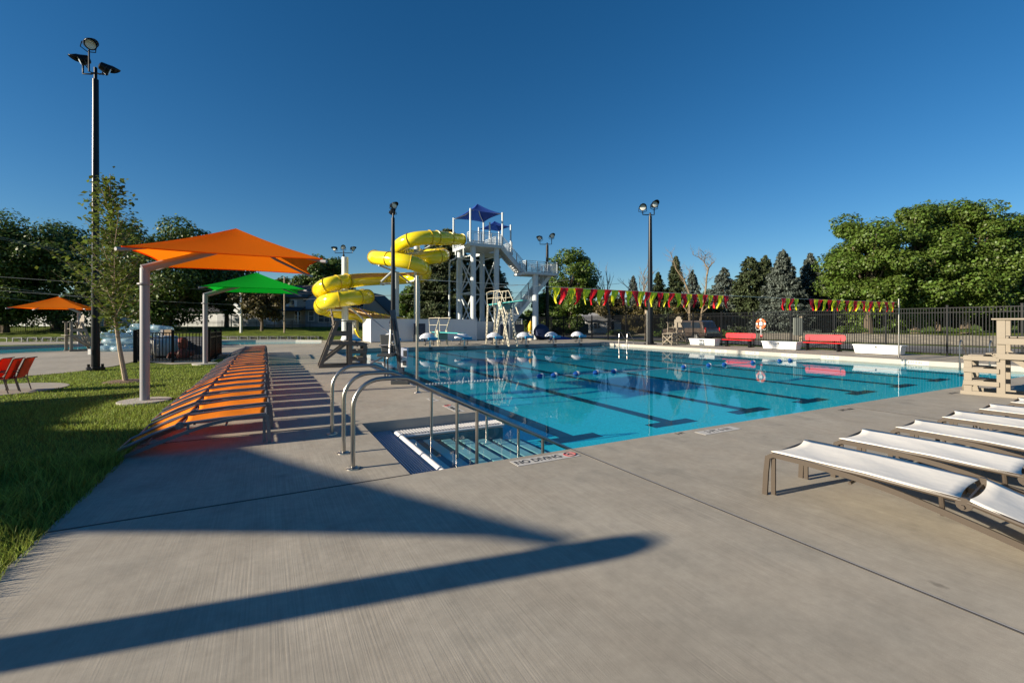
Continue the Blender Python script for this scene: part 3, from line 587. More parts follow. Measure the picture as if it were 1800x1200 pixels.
# young planted tree on the lawn
b = G(222, 670); t = thing('young_tree', 'slender young tree with sparse yellow green leaves on the lawn', 'tree', (b.x, b.y, -.03))
ZT = (b.x * ST + b.y * CT); HT = CH + (HY - 305) / F * ZT
tr = MB(); tp = [(0, 0, -.05), (-.16, .1, .9), (-.24, .12, 1.6), (-.30, .15, 2.6), (-.33, .1, 3.9), (-.36, .1, HT)]
tr.tube(tp, [.062, .05, .042, .03, .016, .005], 8); tr.build('trunk', mat('young_bark', (.34, .27, .19), .85, var=.35, scale=9, bump=.3), t, smooth=True)
br = MB(); LC = []; LN = []
for i in range(84):
    h = 1.30 + (HT - 1.7) * (i / 83) ** 1.0; f = min(1, (h - 1.1) / .8) * (1 - (h / HT) ** 3 * .75); L_ = (1.45 if h < 3.4 else .95) * random.uniform(.6, 1.25) * f
    a = i * 2.4; d = Vector((math.cos(a), math.sin(a), random.uniform(.45, 1.1))).normalized(); x0 = Vector((-.18 - .04 * h, .12, h)); pts = [x0, x0 + d * L_ * .5, x0 + d * L_ + Vector((0, 0, .12 * L_))]
    br.tube(pts, [.012, .008, .003], 4)
    for j in range(int(32 * L_) + 8):
        u = random.random() ** .8; p = pts[0].lerp(pts[2], u); LC.append([p[k] + random.gauss(0, .10) for k in range(3)]); LN.append([random.gauss(0, .6), random.gauss(0, .6), 1])
for i in range(60): LC.append([-.36 + random.gauss(0, .05), .1 + random.gauss(0, .05), HT - random.uniform(0, 1.3)]); LN.append([random.gauss(0, 1), random.gauss(0, 1), .6])
br.build('branches', MATS['young_bark'], t, smooth=True); LC = np.array(LC); sz = .062 * rng.uniform(.6, 1.4, len(LC))
quads('crown', LC, np.array(LN), rng.normal(size=LC.shape), sz, sz * .62, M_leafy, t)
# ---- houses
def house(label, name, px0, px1, Z, zb, zt, dep, mw, mroof, ridge, cat='house', axis='x', rot=-TH, over=.35):
    """box with gable roof; front faces the camera; local x along the picture, y away"""
    w_ = (px1 - px0) / F * Z; o = W((px0 - 900) / F * Z, Z); t = thing(name, label, cat, (o.x, o.y, zb), rz=rot)
    wl = MB(); wl.b2((0, 0, 0), (w_, dep, zt - zb)); h = zt - zb
    rf = MB()
    if axis == 'x':
        rf.add([(-over, -over, h - .1), (w_ + over, -over, h - .1), (w_ + over, dep / 2, ridge - zb), (-over, dep / 2, ridge - zb), (-over, dep + over, h - .1), (w_ + over, dep + over, h - .1)], [(0, 1, 2, 3), (3, 2, 5, 4)])
        wl.add([(0, 0.01, h), (0, dep - .01, h), (0, dep / 2, ridge - zb - .12)], [(0, 1, 2)]); wl.add([(w_, .01, h), (w_, dep - .01, h), (w_, dep / 2, ridge - zb - .12)], [(0, 1, 2)])
    else:
        rf.add([(-over, -over, h - .1), (-over, dep + over, h - .1), (w_ / 2, dep + over, ridge - zb), (w_ / 2, -over, ridge - zb), (w_ + over, dep + over, h - .1), (w_ + over, -over, h - .1)], [(0, 1, 2, 3), (3, 2, 4, 5)])
        wl.add([(0.01, 0, h), (w_ - .01, 0, h), (w_ / 2, 0, ridge - zb - .12)], [(0, 1, 2)]); wl.add([(.01, dep, h), (w_ - .01, dep, h), (w_ / 2, dep, ridge - zb - .12)], [(0, 1, 2)])
    wl.build('wall', mw, t); r_ = rf.build('roof', mroof, t, solid=.16)
    return t, w_, h
def window(t, x, z, w_, h_, y=0, mframe=M_white, split=1):
    f = MB(); f.b2((x - .09, y - .06, z - .09), (x + w_ + .09, y - .004, z)); f.b2((x - .09, y - .06, z + h_), (x + w_ + .09, y - .004, z + h_ + .09))
    f.b2((x - .09, y - .06, z), (x, y - .004, z + h_)); f.b2((x + w_, y - .06, z), (x + w_ + .09, y - .004, z + h_))
    for i in range(1, split + 1): f.b2((x + w_ * i / (split + 1) - .03, y - .055, z), (x + w_ * i / (split + 1) + .03, y - .006, z + h_))
    f.b2((x, y - .05, z + h_ / 2 - .025), (x + w_, y - .007, z + h_ / 2 + .025)); fo = f.build('window', mframe, t)
    p = MB(); p.b2((x, y - .03, z), (x + w_, y - .005, z + h_)); p.build('pane', M_glassd, fo)
M_sid = mat('grey_siding', (.38, .36, .33), .7, var=.05, scale=2, bump=.6, bscale=5, stretch=(.01, .01, 1.6)); M_sblue = mat('blue_siding', (.20, .27, .36), .65, var=.05, bump=.6, bscale=5, stretch=(.01, .01, 1.6))
M_wsid = mat('white_siding', (.62, .64, .66), .65, var=.05, bump=.5, bscale=5, stretch=(.01, .01, 1.4)); M_roof = mat('shingle_roof', (.095, .08, .07), .9, var=.3, scale=4, bump=.5); M_rdark = mat('dark_roof', (.05, .05, .055), .85, var=.2)
M_tans = mat('tan_siding', (.38, .32, .27), .7, var=.05, bump=.5, bscale=5, stretch=(.01, .01, 1.6))
def zz(py, Z): return CH + (HY - py) / F * Z
t, w_, h = house('long low white garage with a pale sliding door behind the lawn', 'garage', 318, 470, 72, 1.0, zz(547, 72), 7, M_wsid, M_rdark, zz(538, 72) + .9, 'garage')
d = MB(); d.b2((w_ * .42, -.05, 0), (w_ * .58, -.003, h * .8)); d.build('door', mat('garage_door', (.42, .44, .47), .6), t)
t, w_, h = house('small white house wing at the left of the garage', 'house', 268, 320, 74, 1.0, zz(548, 74), 7, M_wsid, M_rdark, zz(540, 74) + .8)
window(t, .8, .9, 1.0, .9)
t, w_, h = house('grey and white houses seen beneath the left maples', 'house', 0, 95, 80, 1.0, zz(540, 80), 7, M_wsid, M_rdark, zz(532, 80) + .8); window(t, 1.5, 1.2, 1.2, 1.2); window(t, 5, 1.2, 1.2, 1.2)
t, w_, h = house('grey gabled house behind the small orange canopy and the young tree', 'house', 122, 172, 76, 1.0, zz(530, 76), 7, M_wsid, M_rdark, zz(512, 76), axis='y'); window(t, 1.5, 2.9, .9, 1.1)
# two storey house: siding wing with porch, and a blue gable wing
t, w_, h = house('two storey grey sided house with a dark porch and one upstairs window', 'house', 487, 537, 66, 1.0, zz(522, 66), 7, M_sid, M_roof, zz(503, 66) + .35)
window(t, 1.75, h - 1.75, .75, 1.25, split=0)
for sx_ in (1.35, 2.62):
    s = MB(); s.b2((sx_, -.05, h - 1.8), (sx_ + .28, -.004, h - .45)); s.build('shutter', M_white, t)
pr = MB(); pr.add([(-.6, -2.3, 2.35), (w_ + .2, -2.3, 2.35), (w_ + .2, 0, 3.0), (-.6, 0, 3.0)], [(0, 1, 2, 3)]); pr.build('porch_roof', M_rdark, t, solid=.12)
for x in (-.3, 1.9, w_ - .1):
    p = MB(); p.bar((x, -2.1, .5), (x, -2.1, 2.35), .14); p.build('post', M_white, t)
p = MB(); p.b2((-.5, -2.2, 0), (w_ + .1, -.003, .5)); p.build('porch_base', mat('porch_stone', (.25, .24, .23), .9, var=.3), t)
p = MB(); p.bar((-.3, -2.1, 1.25), (w_ - .1, -2.1, 1.25), .06); 
for i in range(26): p.bar((-.3 + i * w_ / 26, -2.1, .5), (-.3 + i * w_ / 26, -2.1, 1.25), .03)
p.build('railing', M_white, t)
window(t, .2, 1.1, .9, 1.2, split=0); window(t, 2.6, 1.1, .8, 1.2, split=0)
t, w_, h = house('blue sided gable house partly hidden by the yellow slide', 'house', 537, 605, 65.5, 1.0, zz(527, 65.5), 8, M_sblue, M_roof, zz(501, 65.5), axis='y', over=.25)
window(t, .5, 1.0, .7, 1.3, split=0); window(t, 1.9, .8, 2.4, 1.3, split=2); 
lo = MB(); lo.b2((0, -.03, 0), (w_, -.004, 2.5)); lo.build('lower_wall', mat('pale_blue_siding', (.22, .27, .33), .65, bump=.5, bscale=5, stretch=(.01, .01, 1.6)), t)
t.children[-1].location.y = .0
pr = MB(); pr.b2((-.2, -.9, 2.5), (w_ + .2, -.03, 2.65)); pr.build('porch_roof', M_rdark, t)
t, w_, h = house('tan sided house with steep dark roof right of the slide coils', 'house', 606, 684, 70, 1.0, zz(552, 70), 9, M_tans, M_rdark, zz(513, 70), axis='y', over=.4)
window(t, 2.0, 2.6, .9, 1.1, split=0)
t, w_, h = house('dark roofed dormer house just left of the middle light pole', 'house', 664, 692, 80, 1.0, zz(548, 80), 7, M_tans, M_rdark, zz(530, 80) + .4); window(t, .8, 1.5, .8, 1)
t, w_, h = house('small white house with pale grey roof behind the pennants', 'house', 1030, 1092, 78, .0, zz(563, 78), 6, M_white, mat('pale_roof', (.30, .31, .33), .6), zz(555, 78) + .5)
window(t, 1.4, .8, 1.0, .9); window(t, 3.6, .5, 1.3, 1.3)
t, w_, h = house('little blue gabled shed showing over the white house', 'shed', 1042, 1062, 86, .0, zz(556, 86), 4, M_sblue, M_rdark, zz(547, 86), 'shed', axis='y')
t, w_, h = house('pale building glimpsed behind the fence right of the parked car', 'house', 1254, 1300, 80, .0, zz(570, 80), 6, M_wsid, mat('red_roof', (.22, .07, .05), .8), zz(560, 80)); window(t, 1, .6, 1, 1)
# wooden board fence
b0, b1 = D(966, 0, 68), D(1034, 0, 72); t = thing('board_fence', 'grey wooden board fence in front of the small white house', 'fence', (b0.x, b0.y, 0))
for k in range(14):
    a = b0.lerp(b1, k / 14); b = b0.lerp(b1, (k + 1) / 14); m_ = MB(); nb_ = 8
    for i in range(nb_): p = a.lerp(b, (i + .5) / nb_); m_.box((p.x, p.y, .78), (.08, .12, 1.55 + .03 * random.random()), rz=.2)
    m_.build('board_panel', mat('old_boards', (.20, .18, .14), .9, var=.3, scale=3), t, origin=t.location)
# ================================================= fences, poles, tower, slide
def fence(label, pts, H, z0, gap=.11, pw=.07, postgap=2.44, rails=(.12, -.26, -.04), pick=.027, split_first=None):
    t = thing('metal_fence', label, 'fence', (pts[0][0], pts[0][1], z0)); org = Vector((pts[0][0], pts[0][1], z0))
    for a, b in zip(pts[:-1], pts[1:]):
        a, b = Vector((*a, z0)), Vector((*b, z0)); L_ = (b - a).length; n = max(1, round(L_ / postgap)); d = (b - a) / n
        for i in range(n + 1):
            if i == n and b != Vector((*pts[-1], z0)): continue
            p = a + d * i; m_ = MB(); m_.box((p.x, p.y, z0 + H / 2 + .03), (pw, pw, H + .06)); m_.box((p.x, p.y, z0 + H + .075), (pw * 1.25, pw * 1.25, .03)); m_.build('post', M_fence, t, origin=org)
        for i in range(n):
            p, q = a + d * i, a + d * (i + 1); m_ = MB(); dn = d.normalized()
            for r_ in rails: z = r_ if r_ > 0 else H + r_; m_.bar(p + dn * pw / 2 + Vector((0, 0, z)), q - dn * pw / 2 + Vector((0, 0, z)), .032, .04)
            k = max(2, int(d.length / gap))
            for j in range(1, k):
                s = p.lerp(q, j / k); m_.bar(s + Vector((0, 0, .05)), s + Vector((0, 0, H - .04)), pick)
            m_.build('picket_panel', M_fence, t, origin=org)
    return t
fence('tall black picket fence running along the right side of the pool deck', [(28.95, -8), (28.95, 46.5)], 2.36, 0)
fence('black picket fence at the back between the deck and the trees', [(28.95, 46.6), (19.5, 47.5)], 2.3, 0)
f1, f2, f3 = D(0, 0, 54), D(330, 0, 60), D(640, 0, 58)
fence('long black picket fence on the lawn in front of the houses', [D(-60, 0, 50)[:2], f1[:2], f2[:2], f3[:2]], 1.35, .55, gap=.16, pick=.024)
# pump enclosure
e0, e1, e2 = G(238, 637.5), G(368, 636), G(388, 626.5)
fence('low black fence enclosing the pump equipment on the lawn', [e0[:2], e1[:2], e2[:2]], 1.22, 0, gap=.115, pw=.09, postgap=1.7, rails=(.1, -.22, -.03))
e3 = G(252, 622)
fence('left return of the low black equipment fence', [e0[:2], e3[:2]], 1.22, 0, gap=.05, pw=.12, postgap=2, rails=(.1, -.22, -.03), pick=.04)
# ---- light poles
def lamp(parent, loc, yaw, pitch, s=1.0, hood=True):
    M = Matrix.Rotation(yaw, 3, 'Z') @ Matrix.Rotation(pitch, 3, 'Y') @ Matrix.Rotation(R(90), 3, 'Y')
    m_ = MB(); m_.lathe(loc, [(.10 * s, -.26 * s), (.17 * s, -.22 * s), (.21 * s, -.02 * s), (.24 * s, .10 * s), (.245 * s, .14 * s), (.20 * s, .145 * s)], 18, M)
    loc = Vector(loc)
    # visor over the lens
    v = []; n = 10
    for i in range(n + 1):
        a = R(90 + 180 * i / n) ; x, y = math.cos(a) * .245 * s, math.sin(a) * .245 * s
        l = .30 * s * math.sin(math.pi * i / n) ** .7
        v.append((loc + M @ Vector((x, y, .12 * s)), loc + M @ Vector((x * 1.02, y * 1.02, .14 * s + l))))
    k = len(m_.v)
    for a, b in v: m_.v += [tuple(a), tuple(b)]
    for i in range(n): m_.f.append((k + 2 * i, k + 2 * i + 1, k + 2 * i + 3, k + 2 * i + 2))
    m_.tube([loc + M @ Vector((0, -.25 * s, 0)), loc + M @ Vector((.24 * s, -.27 * s, -.02 * s)), loc + M @ Vector((.34 * s, 0, -.04 * s)), loc + M @ Vector((.24 * s, .27 * s, -.02 * s)), loc + M @ Vector((0, .25 * s, 0))], .022 * s, 6)
    o = m_.build('lamp_head', M_black, parent, smooth=True); md = o.modifiers.new('s', 'SOLIDIFY'); md.thickness = .008
    g_ = MB(); g_.lathe(loc, [(.195 * s, .147 * s), (.12 * s, .165 * s), (.02 * s, .17 * s)], 16, M); g_.build('lens', M_lens, o, smooth=True)
def lightpole(label, px, ybase, ytop, w0, w1, arms, base=True, Z=None, aim=R(-60)):
    Z = Z or F * CH / (ybase - HY); b = W((px - 900) / F * Z, Z); H = CH + (HY - ytop) / F * Z
    t = thing('light_pole', label, 'light pole', (b.x, b.y, 0)); cs0 = 1 / math.hypot(1, (px - 900) / F); r0 = w0 / F * Z / 2 * cs0; r1 = w1 / F * Z / 2 * cs0; m_ = MB()
    m_.tube([(0, 0, 0), (0, 0, H)], [r0, r1], 16)
    m_.build('pole', M_black, t, smooth=True)
    if base: bm_ = MB(); bm_.lathe((0, 0, 0), [(r0 * 2.1, 0), (r0 * 2.1, .09), (r0 * 1.4, .10)], 8); bm_.tube([(r0 * 1.5, 0, .1), (r0 * 1.5, 0, .2)], .04, 6); bm_.tube([(-r0 * 1.5, 0, .1), (-r0 * 1.5, 0, .2)], .04, 6); bm_.build('base_plate', M_black, t)
    return t, H, r1
ex, ey = Vector((CT, -ST, 0)), Vector((ST, CT, 0))      # picture right and picture depth, as world directions
def polearms(t, H, r1, offs, s=1.0, post=.25):
    """offs: list of (right, depth, up, yaw, pitch)"""
    m_ = MB(); m_.cyl((0, 0, H), r1 * .55, post, 10)
    for rr_, dd, up, ya, pi_ in offs:
        tip = ex * rr_ + ey * dd + Vector((0, 0, H + up)); root = Vector((0, 0, H + post * .6)); hz = Vector((tip.x, tip.y, 0))
        if hz.length > .05: m_.tube([root, root + hz * .35 + Vector((0, 0, -.06)), Vector((tip.x, tip.y, root.z - .05)) * 1.0, tip + Vector((0, 0, -.30 * s)), tip + Vector((0, 0, -.12 * s))], .035 * s, 8)
    m_.build('bracket', M_black, t, smooth=True)
    for rr_, dd, up, ya, pi_ in offs: lamp(t, ex * rr_ + ey * dd + Vector((0, 0, H + up)), ya, pi_, s)
t, H, r1 = lightpole('tallest black light pole standing at the lawn edge at left', 168, 650, 140, 17, 12, [])
polearms(t, H, r1, [(-.08, -.15, 1.10, R(-55), R(20)), (-.42, .0, .66, R(-170), R(25)), (.36, .0, .36, R(15), R(20))], .74, .40)
o = MB(); bz = t.location; o.b2((-.05, -.0, -.06), (.05, .02, .06)); pp = -ey * .175 - ex * .05
o.v = [(v[0] * CT + v[1] * ST + pp.x, -v[0] * ST + v[1] * CT + pp.y, v[2] * 1.5 + .62) for v in o.v]; o.build('inspection_plate', mat('plate_white', (.6, .6, .6), .4), t)
t, H, r1 = lightpole('black light pole in the middle with one lamp aimed at the camera', 691, 604, 383, 9, 6, []); polearms(t, H, r1, [(.05, -.15, .92, R(-70), R(8)), (-.1, .25, .55, R(90), R(30))], 1.05, .35)
t, H, r1 = lightpole('far black light pole behind the stair landing with two lamps', 962, 595.5, 431, 6.6, 4.6, []); polearms(t, H, r1, [(-.75, 0, .75, R(-150), R(18)), (.45, 0, .95, R(-100), R(6))], 1.05, .25)
t, H, r1 = lightpole('black light pole right of the pool centre crossing the pennants', 1143, 605, 380, 11, 6, []); polearms(t, H, r1, [(-.60, -.1, .62, R(-130), R(10)), (.30, .0, .86, R(-110), R(2))], 1.1, .25)
t, H, r1 = lightpole('distant light pole with three lamps above the left slide column', 604, 0, 447, 4.6, 3.6, [], Z=58, base=False); polearms(t, H, r1, [(-1.1, 0, .75, R(-140), R(18)), (0, -.1, .85, R(-100), R(2)), (1.15, 0, .75, R(-60), R(12))], 1.15, .4)
# ---- flag poles and pennants
def pole(label, x, y, H, r=.03, name='flag_pole', ring=True):
    t = thing(name, label, 'pole', (x, y, 0), group='steel poles for backstroke pennants'); m_ = MB(); m_.tube([(0, 0, 0), (0, 0, H)], r, 12); m_.build('tube', M_steel, t, smooth=True)
    m_ = MB(); m_.lathe((0, 0, 0), [(r * 2.6, 0), (r * 2.3, .02), (r * 1.2, .03)], 16); m_.build('base_plate', M_steel, t, smooth=True)
    m_ = MB(); m_.cyl((0, 0, H * .60), r * 1.25, .03); m_.cyl((0, 0, H * .68), r * 1.25, .03); m_.cyl((0, 0, H), r * 1.15, .02); m_.build('collar', M_steel, t, smooth=True)
YP = 10.0
pole('steel pennant pole standing on the deck behind the handrails', 3.0, 10.05, 2.62, .032)
pole('steel pennant pole on the right deck beside the white storage box', 25.6, 9.95, 2.68, .035); pole('thin steel pole on the far right deck near the light pole', 25.05, 25.1, 2.5, .05)
t = thing('pennant_line', 'line of red and yellow triangular pennants across the pool', 'pennants', (3.0, YP, 2.5))
rp = MB(); rz = lambda x: 2.515 - .10 * (1 - ((x - 14.3) / 11.3) ** 2) * .5 + .03
rp.tube([(3 + 22.6 * i / 40, YP, rz(3 + 22.6 * i / 40)) for i in range(41)], .006, 5); rp.build('rope', mat('rope_white', (.55, .55, .5), .7), t, origin=t.location)
M_fy = mat('pennant_yellow', (.80, .78, .02), .5, trans=.5); M_fr = mat('pennant_red', (.72, .008, .02), .5, trans=.45)
def flag(x, m_, wd=.27, hh=.44, rn=random):
    mb = MB(); dx = rn.uniform(-.16, -.04); dy = rn.uniform(-.12, .10); ph = rn.uniform(0, 6); z0 = rz(x); tw = rn.uniform(-.5, .6)
    def f(u, v):
        ww = wd * 1.08 * (1 - v) ** .75 * (1 - .35 * abs(math.sin(ph)) * v); cx = x + dx * v ** 1.3 + .03 * math.sin(ph + 4 * v)
        return (cx + (u - .5) * ww * math.cos(tw * v), YP + dy * v + (u - .5) * ww * math.sin(tw * v) + .035 * math.sin(u * 6 + ph) * v ** .5 + .02 * math.sin(v * 7 + ph), z0 - hh * v * (1 - .05 * rn.random() * 0))
    mb.grid(f, 4, 8); return mb.build('pennant', m_, t, origin=t.location, smooth=True)
def frange(pa, pb, n, c0):
    xa, xb = EX(pa, YP), EX(pb, YP)
    for i in range(n): flag(xa + (xb - xa) * i / (n - 1), (M_fy, M_fr)[(i + c0) % 2], wd=(xb - xa) / (n - 1) * 1.04)
frange(978, 1276, 28, 0); frange(1378, 1400, 4, 1); frange(1426, 1570, 21, 1)
# ---- slide tower
PX0, PX1, PY0, PY1, PZ = 17.0, 20.4, 39.7, 44.1, 9.25
tw = thing('slide_tower', 'tall white steel slide tower with a square railed platform', 'slide tower', (PX0, PY0, 0)); O = tw.location
m_ = MB(); m_.b2((PX0, PY0, PZ - .3), (PX1, PY1, PZ)); m_.build('platform', M_towr, tw, origin=O)
for x, y in ((17.5, 40.2), (20.0, 40.2), (17.5, 43.6), (20.0, 43.6)):
    m_ = MB(); m_.cyl((x, y, 0), .265, PZ - .3, 20); m_.build('column', M_towr, tw, origin=O, smooth=True)
for x, y in ((16.4, 41.6), (16.2, 43.2)):
    m_ = MB(); m_.tube([(x, y, 0), (x, y, 7.6), (x + .1, y, 7.9), (x + .4, y, 8.0), (x + .7, y, 8.2), (x + .7, y, 8.95)], .09, 10); m_.build('water_pipe', M_towr, tw, origin=O, smooth=True)
def xb(p, q, z0, z1):
    m_ = MB(); p, q = Vector(p), Vector(q); h = Vector((0, 0, 1))
    m_.tube([p + h * z0, q + h * z1], .075, 6); m_.tube([q + h * z0, p + h * z1], .075, 6); m_.tube([p + h * z1, q + h * z1], .07, 6); m_.build('cross_brace', M_towr, tw, origin=O, smooth=True)
cs = [(17.5, 40.2, 0), (20.0, 40.2, 0), (20.0, 43.6, 0), (17.5, 43.6, 0)]
for i in (0, 1, 2, 3):
    for z0, z1 in ((1.2, 4.6), (4.6, 8.2)):
        if i == 0: continue
        xb(cs[i], cs[(i + 1) % 4], z0, z1)
xb(cs[0], cs[1], 5.0, 8.2) if False else None
def railing(par, pts, H=1.07, org=None, gap=.13, solid=False):
    m_ = MB()
    for a, b in zip(pts[:-1], pts[1:]):
        a, b = Vector(a), Vector(b); h = Vector((0, 0, 1)); L_ = (b - a).length; n = max(1, int(L_ / gap))
        m_.bar(a + h * H, b + h * H, .055); m_.bar(a + h * .12, b + h * .12, .05); m_.bar(a + h * (H - .16), b + h * (H - .16), .035)
        for i in range(1, n): s = a.lerp(b, i / n); m_.bar(s + h * .12, s + h * (H - .16), .03)
        np_ = max(1, round(L_ / 1.3))
        for i in range(np_ + 1): s = a.lerp(b, i / np_); m_.bar(s, s + h * (H + .03), .075)
    return m_.build('railing', M_towr, par, origin=org)
railing(tw, [(PX0 + .05, PY0 + .8, PZ), (PX0 + .05, PY0 + .05, PZ), (PX1 - .05, PY0 + .05, PZ)], org=O)
railing(tw, [(PX0 + .05, PY0 + 2.3, PZ), (PX0 + .05, PY1 - .05, PZ), (PX1 - .05, PY1 - .05, PZ), (PX1 - .05, PY0 + 1.6, PZ)], org=O)
def canopy(par, corners, peak, m_, org, sag=.12, n=14, dish=.10, name='canopy'):
    """tensile pyramid with concave edges: corners in order, each quadrant a curved triangle fan"""
    mb = MB(); C_ = [Vector(c) for c in corners]; pk = Vector(peak); k = len(C_); ctr = sum(C_, Vector()) / k
    for i in range(k):
        a, b = C_[i], C_[(i + 1) % k]
        def f(u, v):
            e = a.lerp(b, u); e = e.lerp(ctr, sag * 4 * u * (1 - u)); p = pk.lerp(e, v)
            dz = (pk.z - ctr.z) * dish * math.sin(math.pi * v); return (p.x, p.y, p.z - dz)
        mb.grid(f, n, 10)
    me = mb.build(name, m_, par, origin=org, smooth=True); return me
cz = 12.35
for x, y in ((PX0, PY0), (PX1, PY0), (PX1, PY1), (PX0, PY1)):
    m_ = MB(); m_.cyl((x, y, PZ - .3), .09, cz - PZ + .4, 10); m_.build('canopy_post', M_towr, tw, origin=O, smooth=True)
canopy(tw, [(PX0, PY0, cz), (PX1, PY0, cz), (PX1, PY1, cz), (PX0, PY1, cz)], ((PX0 + PX1) / 2, (PY0 + PY1) / 2, cz + 1.25), M_bcan, O, sag=.13)
m_ = MB()
for x, y in ((PX0, PY0), (PX1, PY0), (PX1, PY1), (PX0, PY1)): m_.tube([(x, y, cz - .05), (x * .5 + (PX0 + PX1) / 4, y * .5 + (PY0 + PY1) / 4, cz + .28), ((PX0 + PX1) / 2, (PY0 + PY1) / 2, cz + 1.05)], .05, 6)
m_.build('canopy_frame', M_towr, tw, origin=O, smooth=True)
# rear smaller canopy
q = [(20.7, 43.2), (23.2, 43.2), (23.2, 46.0), (20.7, 46.0)]
for x, y in q: m_ = MB(); m_.cyl((x, y, PZ - 1.0 if x > 22 else PZ - .3), .09, 12.2 - PZ + (1.0 if x > 22 else .3), 10); m_.build('canopy_post', M_towr, tw, origin=O, smooth=True)
canopy(tw, [(x, y, 12.0) for x, y in q], (21.95, 44.6, 12.75), M_bcan, O, sag=.13)
m_ = MB(); m_.b2((PX1, 43.0, PZ - .3), (23.4, 46.2, PZ - .0)); m_.build('rear_platform', M_towr, tw, origin=O)
railing(tw, [(23.3, 43.1, PZ), (23.3, 46.1, PZ), (20.5, 46.1, PZ)], org=O)
# stairs
LZ, LX0, LX1, LY0, LY1 = 6.65, 22.3, 26.1, 38.3, 40.9
m_ = MB(); m_.b2((LX0, LY0, LZ - .22), (LX1, LY1, LZ)); m_.build('stair_landing', M_towr, tw, origin=O)
for x, y in ((23.6, 38.75),): m_ = MB(); m_.cyl((x, y, 0), .30, LZ - .22, 20); m_.build('column', M_towr, tw, origin=O, smooth=True)
def flight(a, b, wd, n, side, nm='stair_flight'):
    a, b = Vector(a), Vector(b); sd = Vector(side).normalized() * wd / 2; m_ = MB(); h = Vector((0, 0, 1))
    for s in (-1, 1): m_.bar(a + sd * s - h * .12, b + sd * s - h * .12, .06, .34)
    st_ = MB()
    for i in range(n):
        p = a.lerp(b, (i + .5) / n); st_.box(p, (abs((b - a).x) / n * 1.05, wd - .07, .05))
        st_.box(p + Vector(((b - a).x / n * -.5, 0, -(a - b).z / n / 2)), (.02, wd - .08, (a - b).z / n))
    st_.bar(a + Vector((.1, 0, -.26)), b + Vector((.1, 0, -.26)), wd - .1, .05)
    s_ = m_.build('stair_stringer', M_towr, tw, origin=O); st_.build(nm, mat('stair_grey', (.34, .36, .38), .6), tw, origin=O)
    for s in (-1, 1): railing(tw, [a + sd * s, b + sd * s], org=O, gap=.16)
flight((PX1, 40.6, PZ), (LX0 + .5, 40.15, LZ), 1.25, 13, (0, 1, 0))
flight((25.6, 39.9, LZ - .1), (19.6, 39.9, .1), 1.5, 26, (0, 1, 0))
railing(tw, [(LX0 + .0, LY0 + 1.4, LZ), (LX0 + .05, LY0 + .05, LZ), (LX1 - .05, LY0 + .05, LZ), (LX1 - .05, LY1 - .05, LZ), (LX0 + .6, LY1 - .05, LZ)], org=O)
railing(tw, [(19.1, 38.3, 0), (21.8, 38.3, 0)], org=O, H=2.0, gap=.2)
# ---- the slide
SL = [(812, 421, 44), (785, 419.5, 42.5), (755, 417.5, 41), (725, 421, 40.3), (705, 430, 41), (699, 440, 43), (710, 446, 45), (735, 449, 46), (765, 448, 45.5), (778, 448, 44.2), (774, 450, 42.8), (752, 453, 42.4), (720, 456, 43.5), (690, 456, 44.5), (668, 454, 44.3), (659, 452, 43), (664, 453, 41), (690, 456, 39.7), (720, 461, 39.5), (740, 469, 40.5), (747, 478, 42.3), (738, 485, 44.3), (712, 488, 45.3), (680, 489, 44.5), (640, 490.5, 42), (610, 494, 40), (582, 499, 38.7), (567, 505, 39), (563, 512, 40.8), (575, 518, 42.8), (605, 520, 44), (634, 520, 43.5), (646, 521, 41.8), (638, 522, 40), (612, 524.5, 38.6), (585, 527.5, 38), (569, 532, 38.8), (565, 539, 40.5), (578, 545, 42.5), (605, 549, 43.3), (630, 553, 42.8), (655, 560, 41.2), (690, 566, 41), (725, 572, 41), (760, 578, 41.5)]
pts = [D(*p) for p in SL]
def catmull(P, k=5):
    out = []
    for i in range(len(P) - 1):
        p0, p1, p2, p3 = P[max(i - 1, 0)], P[i], P[i + 1], P[min(i + 2, len(P) - 1)]
        for j in range(k):
            t_ = j / k; out.append(.5 * ((2 * p1) + (p2 - p0) * t_ + (2 * p0 - 5 * p1 + 4 * p2 - p3) * t_ ** 2 + (3 * p1 - p0 - 3 * p2 + p3) * t_ ** 3))
    return out + [P[-1]]
cp_ = catmull(pts, 5)
sl_ = thing('water_slide', 'yellow fibreglass water slide coiling down from the tower', 'water slide', (pts[0].x, pts[0].y, 0)); O = sl_.location
RT = .61; K5 = 5
def radii(i):
    u = i / K5
    if u < 1.6: return .50 + .14 * min(1, u / 1.6)
    return RT
